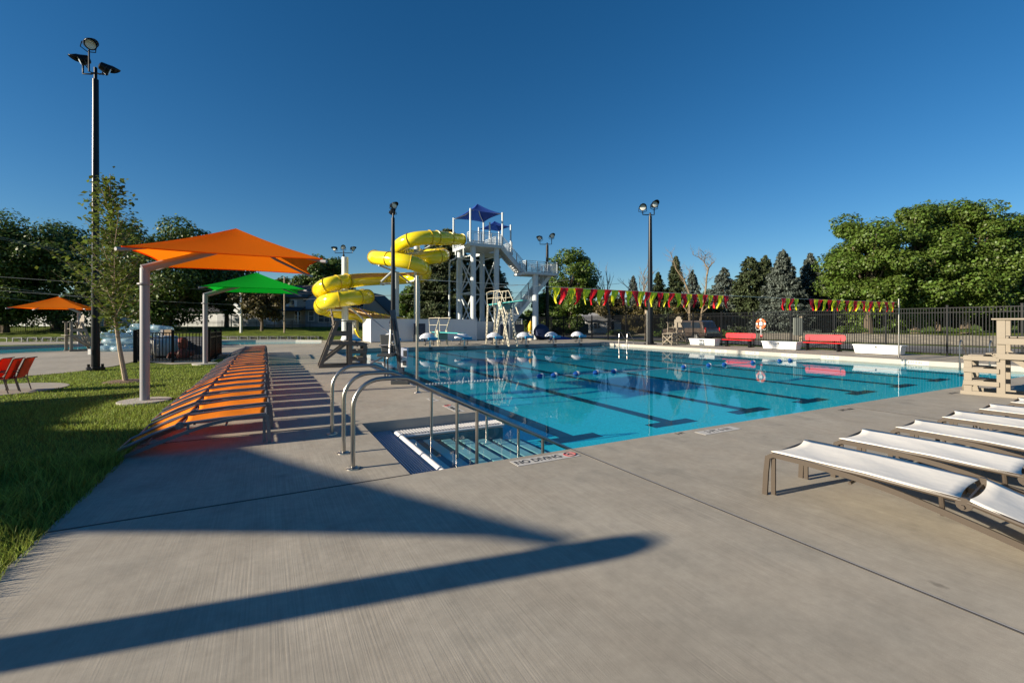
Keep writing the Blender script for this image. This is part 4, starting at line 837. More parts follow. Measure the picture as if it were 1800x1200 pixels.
# closed tubes, with half-pipe stretches where the photograph shows open flume
def seg(i0, i1, openf=0):
    P_ = cp_[i0 * K5:i1 * K5 + 1]
    if not openf:
        mb = MB(); mb.tube(P_, [radii(i0 * K5 + j) for j in range(len(P_))], 22, caps=False); mb.build('tube_section', M_yel, sl_, origin=O, smooth=True, solid=.03); return
    mb = MB(); n = 12; rows = []
    for j, p in enumerate(P_):
        tn = (P_[min(j + 1, len(P_) - 1)] - P_[max(j - 1, 0)]).normalized(); sd = tn.cross(Vector((0, 0, 1))).normalized(); up = sd.cross(tn)
        rows.append([p + sd * (math.cos(a) * RT) + up * (math.sin(a) * RT) for a in [(R(-180 - 12) + R(252) * q / n if openf == 1 else R(-180 - 62) + R(252) * q / n) for q in range(n + 1)]])
    for r_ in rows:
        for v in r_: mb.v.append(tuple(v))
    for j in range(len(rows) - 1):
        for q in range(n): a = j * (n + 1) + q; mb.f.append((a, a + 1, a + n + 2, a + n + 1))
    mb.build('flume_section', M_yel, sl_, origin=O, smooth=True, solid=.05)
    ins = MB(); rows2 = []
    for j, r_ in enumerate(rows):
        c_ = P_[j]
        for v in r_: ins.v.append(tuple(c_ + (v - c_) * .93))
    ins.f = list(mb.f); ins.build('flume_lining', M_tan, sl_, origin=O, smooth=True)
for i0, i1, op in ((0, 6, 0), (6, 8, 0), (8, 14, 0), (14, 21, 0), (21, 25, 1), (25, 30, 0), (30, 31, 1), (31, 38, 0), (38, 41, 2), (41, 44, 2)): seg(i0, i1, op)
for u in [0, .9, 1.7, 2.1, 3.2, 4.4, 5.6, 7.2, 8.4, 9.3, 10.2, 14.2, 15.4, 16.9, 17.9, 19.3, 20.4, 21, 23.3, 25, 25.5, 26.4, 27.6, 31.2, 32.4, 33.4, 34.6, 36, 37.2, 41, 41.6, 43]:
    j = min(int(round(u * K5)), len(cp_) - 2); p = cp_[j]; tn = (cp_[j + 1] - cp_[max(j - 1, 0)]).normalized(); r_ = radii(j) + .035
    a = tn.cross(Vector((0, 0, 1))).normalized(); b = a.cross(tn); half = 21 <= u < 25
    rg = range(25) if not half else range(0, 13)
    P_ = [p + a * (math.cos(-2 * math.pi * q / 24) * r_) + b * (math.sin(-2 * math.pi * q / 24) * r_) for q in rg]
    mb = MB(); mb.tube(P_, .042, 5); mb.build('flange', M_yel2, sl_, origin=O, smooth=True)
for px, Z, yt in ((733, 43.5, 432), (696, 42.3, 478), (606.5, 41, 452), (731, 43.2, 520)):
    b = W((px - 900) / F * Z, Z)
    if px == 731: continue
    mb = MB(); mb.cyl((b.x, b.y, 0), .29, CH + (HY - yt) / F * Z, 18); mb.build('support_column', M_towr, sl_, origin=O, smooth=True)
def arm(p, q, z=.09): mb = MB(); mb.tube([D(*p), D(*q)], z, 8); mb.build('support_arm', M_towr, sl_, origin=O, smooth=True)
arm((733, 446, 43.5), (764, 428, 41.2)); arm((733, 455, 43.5), (778, 461, 43.8)); arm((696, 497, 42.3), (668, 499, 42)); arm((696, 471, 42.3), (670, 495, 41.9)); arm((733, 491, 43.5), (765, 492.5, 43.4)); arm((733, 492, 43.5), (715, 496, 44.8)); arm((696, 478, 42.3), (666, 466, 40.8))
arm((606, 545, 41), (566, 544, 40)); arm((606, 512, 41), (580, 513, 40.5)); arm((610, 535, 41), (640, 562, 41)); arm((696, 478, 42.3), (725, 500, 43.5))
# ---- white enclosure wall
def wallpiece(label, a, b, H, th=.12, gaps=2.4, m_=M_white, name='enclosure_wall'):
    a, b = Vector((*a, 0)), Vector((*b, 0)); t = thing(name, label, 'wall', a); L_ = (b - a).length; d = (b - a).normalized(); n = max(1, round(L_ / gaps))
    for i in range(n):
        mb = MB(); mb.bar(a + d * (L_ * i / n + .05) + Vector((0, 0, H / 2)), a + d * (L_ * (i + 1) / n - .05) + Vector((0, 0, H / 2)), th * .6, H - .1); mb.build('panel', m_, t, origin=a)
    for i in range(n + 1): mb = MB(); p = a + d * (L_ * i / n); mb.box((p.x, p.y, H / 2), (.1, .1 + th * .2, H)); mb.build('post', m_, t, origin=a)
    mb = MB(); mb.bar(a + Vector((0, 0, H - .02)), b + Vector((0, 0, H - .02)), th, .08); mb.build('top_rail', m_, t, origin=a); return t
wallpiece('long white vinyl wall in front of the slide chute', (7.65, 38.6), (17.1, 38.6), 1.95); wallpiece('sunlit end of the white wall at its left corner', (7.65, 38.75), (7.65, 42), 1.95)
wallpiece('set back white wall behind the high diving board', (17.2, 40.9), (22.4, 38.0 + 3.5), 1.75); 
def board(label, px0, px1, yb, zt, zb, y):
    xa, xb_ = EX(px0, y), EX(px1, y); t = thing('rules_board', label, 'sign', (xa, y, 0), group='navy rule boards along the white wall'); mb = MB(); mb.b2((xa, y - .03, zb), (xb_, y + .03, zt)); mb.build('panel', M_navy, t, origin=t.location)
    for x in (xa + .05, xb_ - .05): mb = MB(); mb.b2((x - .05, y + .031, 0), (x + .05, y + .09, zt)); mb.build('leg', M_dark, t, origin=t.location)
    mb = MB()
    for i in range(6): mb.b2((xa + .2, y - .034, zt - .30 - i * .14), (xb_ - .2 - .1 * (i % 3), y - .0305, zt - .27 - i * .14))
    mb.build('faint_print', mat('board_print', (.06, .08, .13), .5), t, origin=t.location)
board('dark navy rules board left of the low diving board', 727, 747.5, 0, 1.58, .62, 37.9); board('navy rules board behind the high diving board legs', 879, 894, 0, 1.5, .35, 37.6); board('navy rules board left of the tower stair column', 904, 921, 0, 1.5, .75, 37.6)
# ================================================= umbrellas
def umbrella(label, bx, by, cx, cy, half, zc, zp, zel, m_, r=.105, rot=0, plate=True, group='fabric shade umbrellas', lean=(0, 0), sag=.11, corners=None):
    t = thing('shade_umbrella', label, 'umbrella', (bx, by, 0), group=group); O = t.location
    el = Vector((bx + lean[0], by + lean[1], zel)); ctr = Vector((cx, cy, zc + .38))
    mb = MB(); mb.tube([(bx, by, 0), el - Vector((0, 0, .22)), el], r, 20); mb.lathe((el.x, el.y, zel - .33), [(r * 1.55, 0), (r * 1.55, .03)], 20); mb.build('column', M_grey, t, origin=O, smooth=True)
    mb = MB(); mb.tube([el - (ctr - el).normalized() * r * .55, el.lerp(ctr, .5), ctr + (ctr - el).normalized() * .3], [r, r * .92, r * .8], 18); mb.build('arm', M_grey, t, origin=O, smooth=True)
    if plate: mb = MB(); mb.lathe((bx, by, -.02), [(.44, 0), (.44, .045), (.43, .05)], 28); mb.build('footing', M_conc, t, origin=O)
    c, s = math.cos(rot), math.sin(rot)
    cs_ = [Vector((cx + c * a * half - s * b * half, cy + s * a * half + c * b * half, zc)) for a, b in ((-1, -1), (1, -1), (1, 1), (-1, 1))]
    if corners: cs_ = [Vector((*q, zc)) for q in corners]
    cn = canopy(t, cs_, (cx, cy, zp), m_, O, sag=sag, dish=.05); 
    for v in cs_:
        mb = MB(); d = (v - Vector((cx, cy, zp - .1))); e = v + Vector((d.x, d.y, 0)).normalized() * .10
        mb.tube([Vector((cx, cy, zp - .12)), Vector((cx, cy, zp - .12)).lerp(v, .5) - Vector((0, 0, .10)), v - Vector((0, 0, .05)), e - Vector((0, 0, .06))], .034, 8); mb.build('rafter', M_grey, t, origin=O, smooth=True)
    hm = MB()
    for i in range(4):
        a, b = cs_[i], cs_[(i + 1) % 4]; ce = Vector((cx, cy, zc)); hm.tube([a.lerp(b, k / 14).lerp(ce, sag * 4 * (k / 14) * (1 - k / 14)) for k in range(15)], .012, 5)
    hm.build('hem_cable', m_, t, origin=O, smooth=True)
    return t
umbrella('large orange shade umbrella with curved grey arm beside the row of orange loungers', -2.13, 11.5, -.6, 12.1, 1.66, 2.93, 3.72, 2.66, M_ocan, r=.082)
umbrella('green shade umbrella with curved grey arm behind the orange one', -2.06, 21.1, -.35, 21.7, 1.72, 2.93, 3.68, 2.66, M_gcan, r=.085)
b = G(139, 609); umbrella('small distant orange shade umbrella behind the left lifeguard chair', b.x, b.y, b.x - .9, b.y - .5, 1.75, 2.55, 3.35, 2.35, M_ocan, r=.10)
# unseen umbrellas and post, added off the left edge to cast foreground shadows
umbrella('unseen orange umbrella added outside the left picture edge to cast the pointed foreground shadow', -13.6, 6.6, -11.6, 7.8, 2.6, 2.95, 3.08, 2.72, M_ocan, r=.11, lean=(0, 0), sag=.07, corners=[(-7.65, 3.70), (-10.6, 9.3), (-15.0, 11.4), (-13.4, 6.75)])  # unseen canopy, its corners shaped to give the pointed shadow
umbrella('unseen orange umbrella added outside the left picture edge to shade the lawn', -11.5, 10.4, -14.9, 11.4, 2.9, 2.95, 3.15, 2.72, M_ocan, r=.11, sag=.14)  # second unseen umbrella, added to darken the lawn
t = thing('post', 'unseen grey leaning round post added outside the left picture edge to cast the long foreground shadow', 'post', (-6.57, 4.0, 0)); mb = MB(); mb.tube([(0, 0, 0), (0, -.64, 2.66), (0, -.665, 2.73), (0, -.67, 2.77)], [.15, .15, .13, .07], 18); mb.build('shaft', M_grey, t, smooth=True); mb = MB(); mb.lathe((0, 0, -.02), [(.2, 0), (.2, .03)], 18); mb.build('base_plate', M_grey, t)  # post added for its cast shadow, lean fitted to the shadow line
# ================================================= loungers
def lounger(label, loc, rz, L=1.95, m_s=None, m_f=None, w_=.70, ins=.026, group=None):
    """local: x across, y from the tall front end (0) to the low rear end (-L)"""
    k = L / 1.95; t = thing('sun_lounger', label, 'sun lounger', loc, rz, group)
    P_ = [(-.01, 0), (.0, .20), (.015, .345), (.06, .372), (.35, .362), (.8, .315), (1.2, .225), (1.6, .115), (1.95, .012)]
    for s in (0, 1):
        x = s * w_; mb = MB()
        path = [(x, -u * k if i > 2 else -u, z) for i, (u, z) in enumerate(P_)]; pts = [Vector(p) for p in path]
        pth = [pts[0], pts[1], pts[2]] + catmull(pts[3:], 3); mb.strip(pth, .022, .042, (1, 0, 0)); mb.build('side_rail', m_f, t)
        mb = MB(); mb.strip([(x + (.03 if s == 0 else -.03), -.05, .01), (x + (.03 if s == 0 else -.03), -.05, .35)], .02, .035, (1, 0, 0)); mb.build('leg', m_f, t)
        hx = x + (.035 if s == 0 else -.035)
        mb = MB(); mb.tube([(hx, -.03, .375), (hx, -.7 * k, .362), (hx, -1.24 * k, .335)], .017, 8); mb.build('seat_tube', m_f, t, smooth=True)
        mb = MB(); mb.tube([(hx, -1.27 * k, .33), (hx, -1.6 * k, .24), (hx, -2.03 * k, .085)], .017, 8); mb.build('back_tube', m_f, t, smooth=True)
        mb = MB(); mb.tube([(hx, -1.14 * k, .335), (hx, -1.15 * k, .20 if k > .9 else .2)], .016, 8); mb.tube([(x + (.02 if s == 0 else -.02), -1.255 * k, .315), (x + (.055 if s == 0 else -.055), -1.255 * k, .315)], .045, 10); mb.build('hinge', m_f, t, smooth=True)
    mb = MB(); mb.tube([(0, -.03, .36), (w_, -.03, .36)], .013, 6); mb.build('cross_bar', m_f, t, smooth=True)
    for q0, q1, q2 in ((0, 1.25, .30), (.03, 2.03, .085), (0, .62, .28), (0, 1.75, .07)): mb = MB(); mb.tube([(q0, -q1 * k, q2), (w_ - q0, -q1 * k, q2)], .013, 6); mb.build('cross_bar', m_f, t, smooth=True)
    def sl(u0, u1, zf_, rec0, rec1, sag_):
        def f(u, v):
            q = 4 * v * (1 - v); uu = u0 + (u1 - u0) * u; e = (rec0 * (1 - u) ** 3 - rec1 * u ** 3) * q
            return (ins + (w_ - 2 * ins) * v, -(uu + e) * k, zf_(uu) + (.020 if ins < .03 else -.002) - sag_ * q * (.6 + .8 * u * (1 - u)) + .004 * math.sin(uu * 9 + v * 5) * q)
        return f
    mb = MB(); mb.grid(sl(.03, 1.24, lambda u: .375 - .013 * (u / .7) - (.027 * max(0, u - .7) / .54), .05, .03, .020), 16, 10); mb.build('seat_sling', m_s, t, smooth=True, solid=.004)
    mb = MB(); mb.grid(sl(1.27, 2.02, lambda u: .33 - (u - 1.27) * .325, .03, .06, .020), 10, 10); mb.build('back_sling', m_s, t, smooth=True, solid=.004)
    return t
GW = 'white sling loungers in a row on the near deck'
wl_ = [(4.0, 2.54, 'nearest white sling lounger with brown frame, at the right picture edge'), (5.06, 2.50, 'white sling lounger, second nearest of the row'), (6.18, 2.47, 'white sling lounger, third from the camera'), (7.36, 2.46, 'white sling lounger, fourth from the camera'), (8.5, 2.45, 'white sling lounger, fifth from the camera, at the picture edge'), (9.65, 2.44, 'white sling lounger, sixth from the camera, mostly cut by the edge'), (10.8, 2.43, 'white sling lounger farthest along the row, near the lifeguard chair')]
L0 = lounger(wl_[0][2], (wl_[0][0], wl_[0][1], 0), R(8), 2.0, M_sling, M_taupe, w_=.76, group=GW)
for x, y, lb in wl_[1:]: dup(L0, (x, y, 0), R(8) + random.uniform(-.02, .02), lb)
GO = 'orange sling loungers in the long row beside the lawn'
names = ['first', 'second', 'third', 'fourth', 'fifth', 'sixth', 'seventh', 'eighth', 'ninth', 'tenth', 'eleventh', 'twelfth', 'thirteenth', 'fourteenth', 'fifteenth', 'sixteenth', 'seventeenth', 'eighteenth', 'nineteenth', 'twentieth', 'twenty-first', 'twenty-second', 'twenty-third']
O0 = None
for i in range(23):
    lb = 'orange sling lounger beside the lawn, %s of the row counted from the camera' % names[i] if i < 22 else 'orange sling lounger at the far end of the row, by the leisure pool'
    loc = (.03 + random.uniform(-.03, .03), 7.42 + .93 * i + random.uniform(-.03, .03), 0)
    if i == 0: O0 = lounger(lb, (0.03, 7.42, 0), R(-90), 1.48, M_osling, M_gfr, w_=.68, ins=.042, group=GO)
    else: dup(O0, loc, R(-90) + random.uniform(-.025, .025), lb)
for c in O0.children: pass
GF = 'grey loungers lined up beyond the leisure pool'; gl0 = None
M_gsl = mat('grey_sling', (.32, .31, .27), .7)
lst = [G(400 + 17.7 * i, 598.2) for i in range(10)] + [G(12 + 26 * i, 601.0 - .16 * i) for i in range(7)]
for i, p in enumerate(lst):
    lb = ('grey lounger beyond the leisure pool, number %d from the left of the right hand stretch' % (i + 1)) if i < 10 else ('grey lounger at the back of the left plaza, number %d from the left picture edge' % (i - 9))
    lb = lb.replace('number 10', 'tenth').replace('number 1 ', 'first ').replace('number 2 ', 'second ').replace('number 3 ', 'third ').replace('number 4 ', 'fourth ').replace('number 5 ', 'fifth ').replace('number 6 ', 'sixth ').replace('number 7 ', 'seventh ').replace('number 8 ', 'eighth ').replace('number 9 ', 'ninth ')
    if gl0 is None: gl0 = lounger(lb, p, R(180) - TH * .8, 1.9, M_gsl, M_alu, w_=.70, group=GF)
    else: dup(gl0, p, R(180) - TH * .8, lb)
# ================================================= lifeguard chairs
def guard(label, loc, rz, m_, steps=True, back='round', sc_=1.0):
    """local: +x towards the steps (front), y across"""
    t = thing('lifeguard_chair', label, 'lifeguard chair', loc, rz, 'timber lifeguard chairs'); t.scale = (sc_,) * 3; hw = .42
    def bd(name, p, q, w_, h_=.04, up=(0, 1, 0), par=t): mb = MB(); mb.bar(p, q, w_, h_, up); return mb.build(name, m_, par, bevel=.006)
    for s in (-1, 1):
        y = s * hw
        bd('leg', (-1.0, y, .05), (-.42, y, 1.62), .13, .045); bd('post', (0.0, y, .05), (0.0, y, 1.62), .13, .045)
        bd('brace', (-.92, y - s * .046, .22), (-.04, y - s * .046, .92), .10, .04)
        bd('skid', (-1.06, y, .03), (.62 if steps else .1, y, .03), .06, .10, (0, 0, 1))
        bd('side_board', (-.66, y + s * .046, 1.18), (.06, y + s * .046, 1.18), .13, .035); bd('side_board', (-.74, y + s * .046, .86), (.08, y + s * .046, .86), .12, .035)
        bd('armrest', (-.56, y, 1.65), (.14, y, 1.65), .12, .035, (0, 0, 1))
        if steps: bd('step_post', (.50, y, .05), (.50, y, .86), .13, .045)
        if steps:
            for z in (.26, .54, .80): bd('step_board', (.02, y + s * .046, z), (.57, y + s * .046, z), .10, .035)
    for i in range(5): bd('seat_board', (-.52 + i * .115, -hw, 1.27), (-.52 + i * .115, hw, 1.27), .10, .03, (0, 0, 1))
    for i in range(4): bd('platform_board', (-.15 + i * .11, -hw, .875 + .03), (-.15 + i * .11, hw, .905), .10, .03, (0, 0, 1))
    if steps:
        for z in (.29, .57, .84): bd('tread', (.38, -hw, z + .02), (.38, hw, z + .02), .24, .03, (0, 0, 1))
        bd('front_board', (.575, -hw, .80), (.575, hw, .80), .10, .03, (0, 0, 1)); 
        mb = MB(); mb.bar((.55, -hw, .12), (.55, hw, .70), .07, .03, (1, 0, 0)); mb.bar((.58, hw, .12), (.58, -hw, .70), .07, .03, (1, 0, 0)); mb.build('cross_brace', m_, t)
    mb = MB(); mb.bar((-.98, -hw, .15), (-.62, hw, 1.05), .08, .03, (1, 0, 0)); mb.bar((-.95, hw, .15), (-.60, -hw, 1.05), .08, .03, (1, 0, 0)); mb.build('rear_brace', m_, t)
    if back == 'round':
        mb = MB(); n = 6; H = .80
        for i in range(n):
            y = -.30 + .6 * i / (n - 1); h = H * math.sqrt(max(.1, 1 - (abs(y) / .40) ** 2.4)); b0 = -.50; z0 = 1.30
            mb.bar((b0 + .0, y, z0), (b0 - .16 * h, y, z0 + h), .105, .03, (1, 0, .2))
        mb.build('backrest', m_, t); bd('back_rail', (-.56, -.36, 1.52), (-.56, .36, 1.52), .07, .03, (0, 0, 1)); bd('back_rail', (-.62, -.34, 1.86), (-.62, .34, 1.86), .07, .03, (0, 0, 1))
    elif back == 'low': bd('back_board', (-.56, -hw, 1.46), (-.56, hw, 1.46), .04, .14, (1, 0, 0))
    return t
guard('beige lifeguard chair close by at right, cut by the picture edge', (14.12, 3.62, 0), R(99), M_beige, True, 'round')
guard('dark lifeguard chair with shade put into its colour, beside the pool lift', (2.70, 17.6, 0), R(-3), M_bdark, True, 'round')
b = G(1186, 606); guard('beige lifeguard chair on the far right deck in front of the car', (b.x - .2, b.y, 0), R(180), M_beige, True, 'round')
b = G(121, 617); guard('pale beige lifeguard chair beside the leisure pool at far left', (b.x, b.y, 0), R(-150), M_beige, False, 'round')
# ================================================= handrails at the pool steps
def rail(label, y, xe=3.7):
    t = thing('handrail', label, 'handrail', (.82, y, 0), group='steel handrails at the pool steps'); H = .945
    def zs(x): return .94 - .487 * (x - 1.39)
    arc = [(.82 + .30 - .30 * math.cos(a), y, H - .30 + .30 * math.sin(a)) for a in [R(90) * i / 8 for i in range(9)]]
    mb = MB(); mb.tube([(.82, y, .0), (.82, y, .4)] + arc + [(1.3, y, H), (1.40, y, H - .008), (1.50, y, zs(1.50) + .012), (1.62, y, zs(1.62))] + [(x, y, zs(x)) for x in (2.2, 3.0, xe)], .0245, 14); mb.build('rail_tube', M_steel, t, origin=t.location, smooth=True)
    for x, zb in ((2.27, ZW - .12), (3.22, ZW - .25)): mb = MB(); mb.tube([(x, y, zb), (x, y, zs(x) - .02)], .0215, 12); mb.build('post', M_steel, t, origin=t.location, smooth=True)
    mb = MB(); mb.lathe((.82, y, 0), [(.075, 0), (.073, .012), (.035, .022)], 20); mb.build('base_flange', M_steel, t, origin=t.location, smooth=True)
    return t
rail('nearest steel handrail going down the pool steps', 5.10); rail('middle steel handrail of the three at the pool steps', 5.76); rail('farthest steel handrail of the three at the pool steps', 6.84)
# ================================================= starting blocks
G_B = 'blue starting blocks under white covers at the far pool end'
def block(loc, label):
    t = thing('starting_block', label, 'starting block', loc, 0, G_B)
    mb = MB(); mb.b2((-.05, -.05, 0), (.05, .05, .52)); mb.build('pedestal', M_alu, t)
    mb = MB(); mb.b2((-.33, .02, .12), (-.28, .30, .17)); mb.b2((.28, .02, .12), (.33, .30, .17)); mb.bar((-.32, .04, .17), (.32, .04, .17), .03); mb.bar((-.28, .05, .06), (-.28, .05, .45), .03); mb.bar((.28, .05, .06), (.28, .05, .45), .03); mb.bar((-.3, -.02, .27), (.3, -.02, .27), .03); mb.build('grab_bar', M_dark, t)
    mb = MB(); mb.add([(-.22, -.40, .46), (.42, -.40, .46), (.42, .36, .54), (-.22, .36, .54), (-.24, -.42, .62), (.44, -.42, .62), (.44, .38, .70), (-.24, .38, .70)], [(3, 2, 1, 0), (4, 5, 6, 7), (0, 1, 5, 4), (1, 2, 6, 5), (2, 3, 7, 6), (3, 0, 4, 7)]); mb.build('platform', M_blue, t, bevel=.02)
    mb = MB()
    def f(u, v):
        a = 2 * math.pi * v; e = math.sin(math.pi * .5 * u); w_ = .58 * (abs(math.cos(a)) ** .7) * (1 if math.cos(a) > 0 else -1) * e; l = .42 * (abs(math.sin(a)) ** .7) * (1 if math.sin(a) > 0 else -1) * e
        z = .60 + .30 * (1 - e ** 2.2) + .10 * (l / .42) * .5 + .012 * math.sin(7 * a) * e
        return (w_ * .95 - .13, l * .9 + .06, z + .03 - (.07 * max(0, e - .9) / .1) * (1 if math.sin(a) > -.3 else 0))
    mb.grid(f, 10, 28); mb.build('cover', mat('white_cover', (.74, .75, .78), .6, var=.06, scale=5, bump=.2, bscale=8), t, smooth=True)
    mb = MB(); mb.b2((-.11, -.26, -.15), (.11, -.16, -.06)); mb.build('wall_anchor', M_dark, t)
    return t
bn = ['starting block at the left end, seen behind the lifeguard chair', 'starting block behind the pool lift', 'starting block beside the low diving board', 'starting block just right of the low diving board', 'starting block at the foot of the high diving board', 'starting block right of the high diving board', 'starting block in front of the stair landing column', 'rightmost starting block, in front of the dark fence']
b0 = None
for i in range(8):
    p = (4.76 + 2.5 * i, YF + .18, 0)
    if b0 is None: b0 = block(p, bn[i])
    else: dup(b0, p, random.uniform(-.05, .05), bn[i])
# ================================================= diving boards
def lad(mb, a, b, w_, th=.05, holes=True):       # perforated cast leg, drawn as two rails with rungs
    a, b = Vector(a), Vector(b); s = Vector((0, w_ / 2, 0)); mb.bar(a - s, b - s, th, th); mb.bar(a + s, b + s, th, th)
    n = int((b - a).length / .28)
    for i in range(n + 1): p = a.lerp(b, i / n); mb.bar(p - s, p + s, th * .8, .07)
def highboard():
    t = thing('diving_board', 'high diving board with ladder and white rails on cast legs', 'diving board', (15.45, 31.2, 0)); zb = 3.0
    mb = MB(); mb.add([(-.25, -4.6, zb + .12), (.25, -4.6, zb + .12), (.25, 0.9, zb), (-.25, .9, zb), (-.25, -4.6, zb + .155), (.25, -4.6, zb + .155), (.25, .9, zb + .06), (-.25, .9, zb + .06)], [(3, 2, 1, 0), (4, 5, 6, 7), (0, 1, 5, 4), (1, 2, 6, 5), (2, 3, 7, 6), (3, 0, 4, 7)]); mb.build('springboard', M_teal, t)
    for x in (-.34, .34):
        mb = MB(); lad(mb, (x, -.55, 0), (x, -1.4, zb - .35), .22, .06); mb.build('leg', M_ivory, t)
        mb = MB(); lad(mb, (x, -3.6 + .8, 0), (x, -1.7, zb - .35), .20, .06); mb.build('leg', M_ivory, t)
        mb = MB(); lad(mb, (x, .95, 0), (x, .65, zb), .16, .06); mb.build('ladder_side', M_ivory, t)
        mb = MB(); mb.tube([(x, .75, zb + .05), (x * 1.1, .8, zb + .95), (x * 1.1, .2, zb + 1.02), (x * 1.1, -1.4, zb + 1.0), (x * 1.1, -2.2, zb + .1)], .03, 6); mb.tube([(x * 1.1, .75, zb + .5), (x * 1.1, -1.9, zb + .5)], .02, 6); mb.tube([(x, -.2, zb - .1), (x * 1.1, -.5, zb + 1.0)], .04, 6); mb.tube([(x, -1.0, zb), (x * 1.1, -1.0, zb + 1.0)], .03, 6); mb.build('guard_rail', M_ivory, t, smooth=True)
        mb = MB(); mb.tube([(x * 1.5, -2.3, zb - .25), (x * 1.5, -2.7, zb - .8)], .05, 8); mb.build('counterweight', M_ivory, t, smooth=True)
    mb = MB()
    for i in range(9): mb.bar((-.34, .93 - .035 * i, .3 + .32 * i), (.34, .93 - .035 * i, .3 + .32 * i), .08, .03)
    mb.build('rung', M_ivory, t)
    mb = MB(); mb.b2((-.36, -1.75, zb - .42), (.36, -1.2, zb - .03)); mb.build('fulcrum_box', mat('green_grey_cast', (.13, .24, .22), .5), t)
    mb = MB(); mb.tube([(-.42, -1.5, zb - .02), (.42, -1.5, zb - .02)], .06, 10); mb.tube([(.36, -1.45, zb), (.42, -1.45, zb)], .22, 18); mb.tube([(-.42, -1.45, zb), (-.36, -1.45, zb)], .22, 18); mb.build('fulcrum_wheel', M_ivory, t, smooth=True)
    return t
highboard()
def lowboard():
    t = thing('diving_board', 'low diving board with white rails in front of the navy rules board', 'diving board', (11.05, 31.4, 0)); zb = .92
    mb = MB(); mb.b2((-.25, -4.1, zb), (.25, 1.3, zb + .05)); mb.build('springboard', M_teal, t)
    for x in (-.34, .34):
        mb = MB(); lad(mb, (x, -.65, 0), (x, -.35, zb), .18, .06); mb.build('leg', M_ivory, t); mb = MB(); lad(mb, (x, 1.0, 0), (x, 1.0, zb), .18, .06); mb.build('leg', M_ivory, t)
        mb = MB(); mb.tube([(x * 1.15, 1.0, .5), (x * 1.15, 1.25, zb + 1.05), (x * 1.15, -1.2, zb + 1.05)], .03, 6); mb.tube([(x * 1.15, -.1, zb), (x * 1.15, -1.0, zb + 1.05)], .035, 6); mb.tube([(x * 1.15, 1.15, zb + .55), (x * 1.15, -.6, zb + .55)], .02, 6); mb.build('guard_rail', M_ivory, t, smooth=True)
        mb = MB(); mb.tube([(x - .03, -.45, zb), (x + .03, -.45, zb)], .2, 16); mb.build('fulcrum_wheel', M_ivory, t, smooth=True)
    mb = MB(); mb.b2((-.34, -.7, zb - .5), (.34, .1, zb - .05)); mb.build('fulcrum_box', MATS['green_grey_cast'], t); mb = MB()
    for i in range(3): mb.bar((-.34, 1.3, .25 + .25 * i), (.34, 1.3, .25 + .25 * i), .08, .03)
    mb.build('rung', M_ivory, t); return t
lowboard()
# ================================================= lane rope
t = thing('float_line', 'safety rope with blue and white floats across the pool', 'rope', (XL + .36, 12.7, ZW)); O = t.location
mb = MB(); mb.tube([(XL + .36 + (XR - XL - .36) * i / 60, 12.7 + .05 * math.sin(i * .7), ZW + .012 - (.05 if i < 12 else 0)) for i in range(61)], .012, 5); mb.build('rope', mat('rope_pale', (.6, .6, .56), .7), t, origin=O, smooth=True)
for i in range(30):
    x = XL + .5 + i * .095; mb = MB(); mb.tube([(x, 12.7, ZW + .01), (x + .05, 12.7, ZW + .01)], .022, 6); mb.build('small_float', M_white, t, origin=O, smooth=True)
for px in (951, 975, 1014, 1048.5, 1080, 1202.5, 1246.5, 1274, 1324, 1371, 1389.5):
    x = EX(px, 12.7); mb = MB(); mb.lathe((x, 12.7, ZW + .035), [(.03, -.14), (.065, -.10), (.085, -.04), (.085, .04), (.065, .10), (.03, .14)], 14, Matrix.Rotation(R(90), 3, 'Y')); fo = mb.build('float', M_float, t, origin=O, smooth=True)
    mb = MB(); mb.lathe((x + .03, 12.7, ZW + .035), [(.078, -.035), (.089, -.03), (.089, .03), (.078, .035)], 14, Matrix.Rotation(R(90), 3, 'Y')); mb.build('white_band', M_white, fo, origin=O, smooth=True)
# ================================================= benches, boxes, ring, grab rails
def bench(label, x, ya, yb):
    t = thing('bench', label, 'bench', (x, ya, 0), group='red benches in front of the right fence'); O = t.location; L_ = yb - ya
    def slab_(name, y0, y1, x0, x1, z0, z1, tilt=0):
        mb = MB(); n = 6; r_ = .12
        poly = []
        for (cy, a0) in ((y1 - r_, 0), (y0 + r_, 90), ):
            pass
        mb.b2((x0, y0, z0), (x1, y1, z1)); return mb.build(name, M_red, t, origin=O, bevel=.03)
    slab_('seat', ya, yb, x - .28, x + .10, .44, .49)
    mb = MB(); P_ = []; z0, z1 = .58, .92; r_ = .12
    for cy, cz_, a0 in ((yb - r_, z1 - r_, 0), (ya + r_, z1 - r_, 90), (ya + r_, z0 + r_, 180), (yb - r_, z0 + r_, 270)):
        for k in range(6): a = R(a0 + 18 * k); P_.append((x + .16 + .05 * ((cz_ + r_ * math.sin(a)) - z0), cy + r_ * math.cos(a), cz_ + r_ * math.sin(a)))
    mb.ext(P_, (0, 0, 0), (.035, 0, 0)); mb.build('backrest', mat('red_mesh', (.60, .02, .03), .4, var=.25, scale=26), t, origin=O, bevel=.008)
    for y in (ya + .25, yb - .25):
        mb = MB(); mb.bar((x - .2, y, .0), (x - .2, y, .44), .05); mb.bar((x - .2, y, .03), (x + .28, y, .03), .05); mb.tube([(x, y, .40), (x + .14, y, .48), (x + .20, y, .85)], .022, 6); mb.bar((x + .0, y, .03), (x + .0, y, .42), .10); mb.build('leg', M_fence, t, origin=O)
    mb = MB(); m2 = (ya + yb) / 2; mb.tube([(x, ya + .25, .10), (x, m2, .42)], .018, 6); mb.tube([(x, yb - .25, .10), (x, m2, .42)], .018, 6); mb.build('brace', M_fence, t, origin=O)
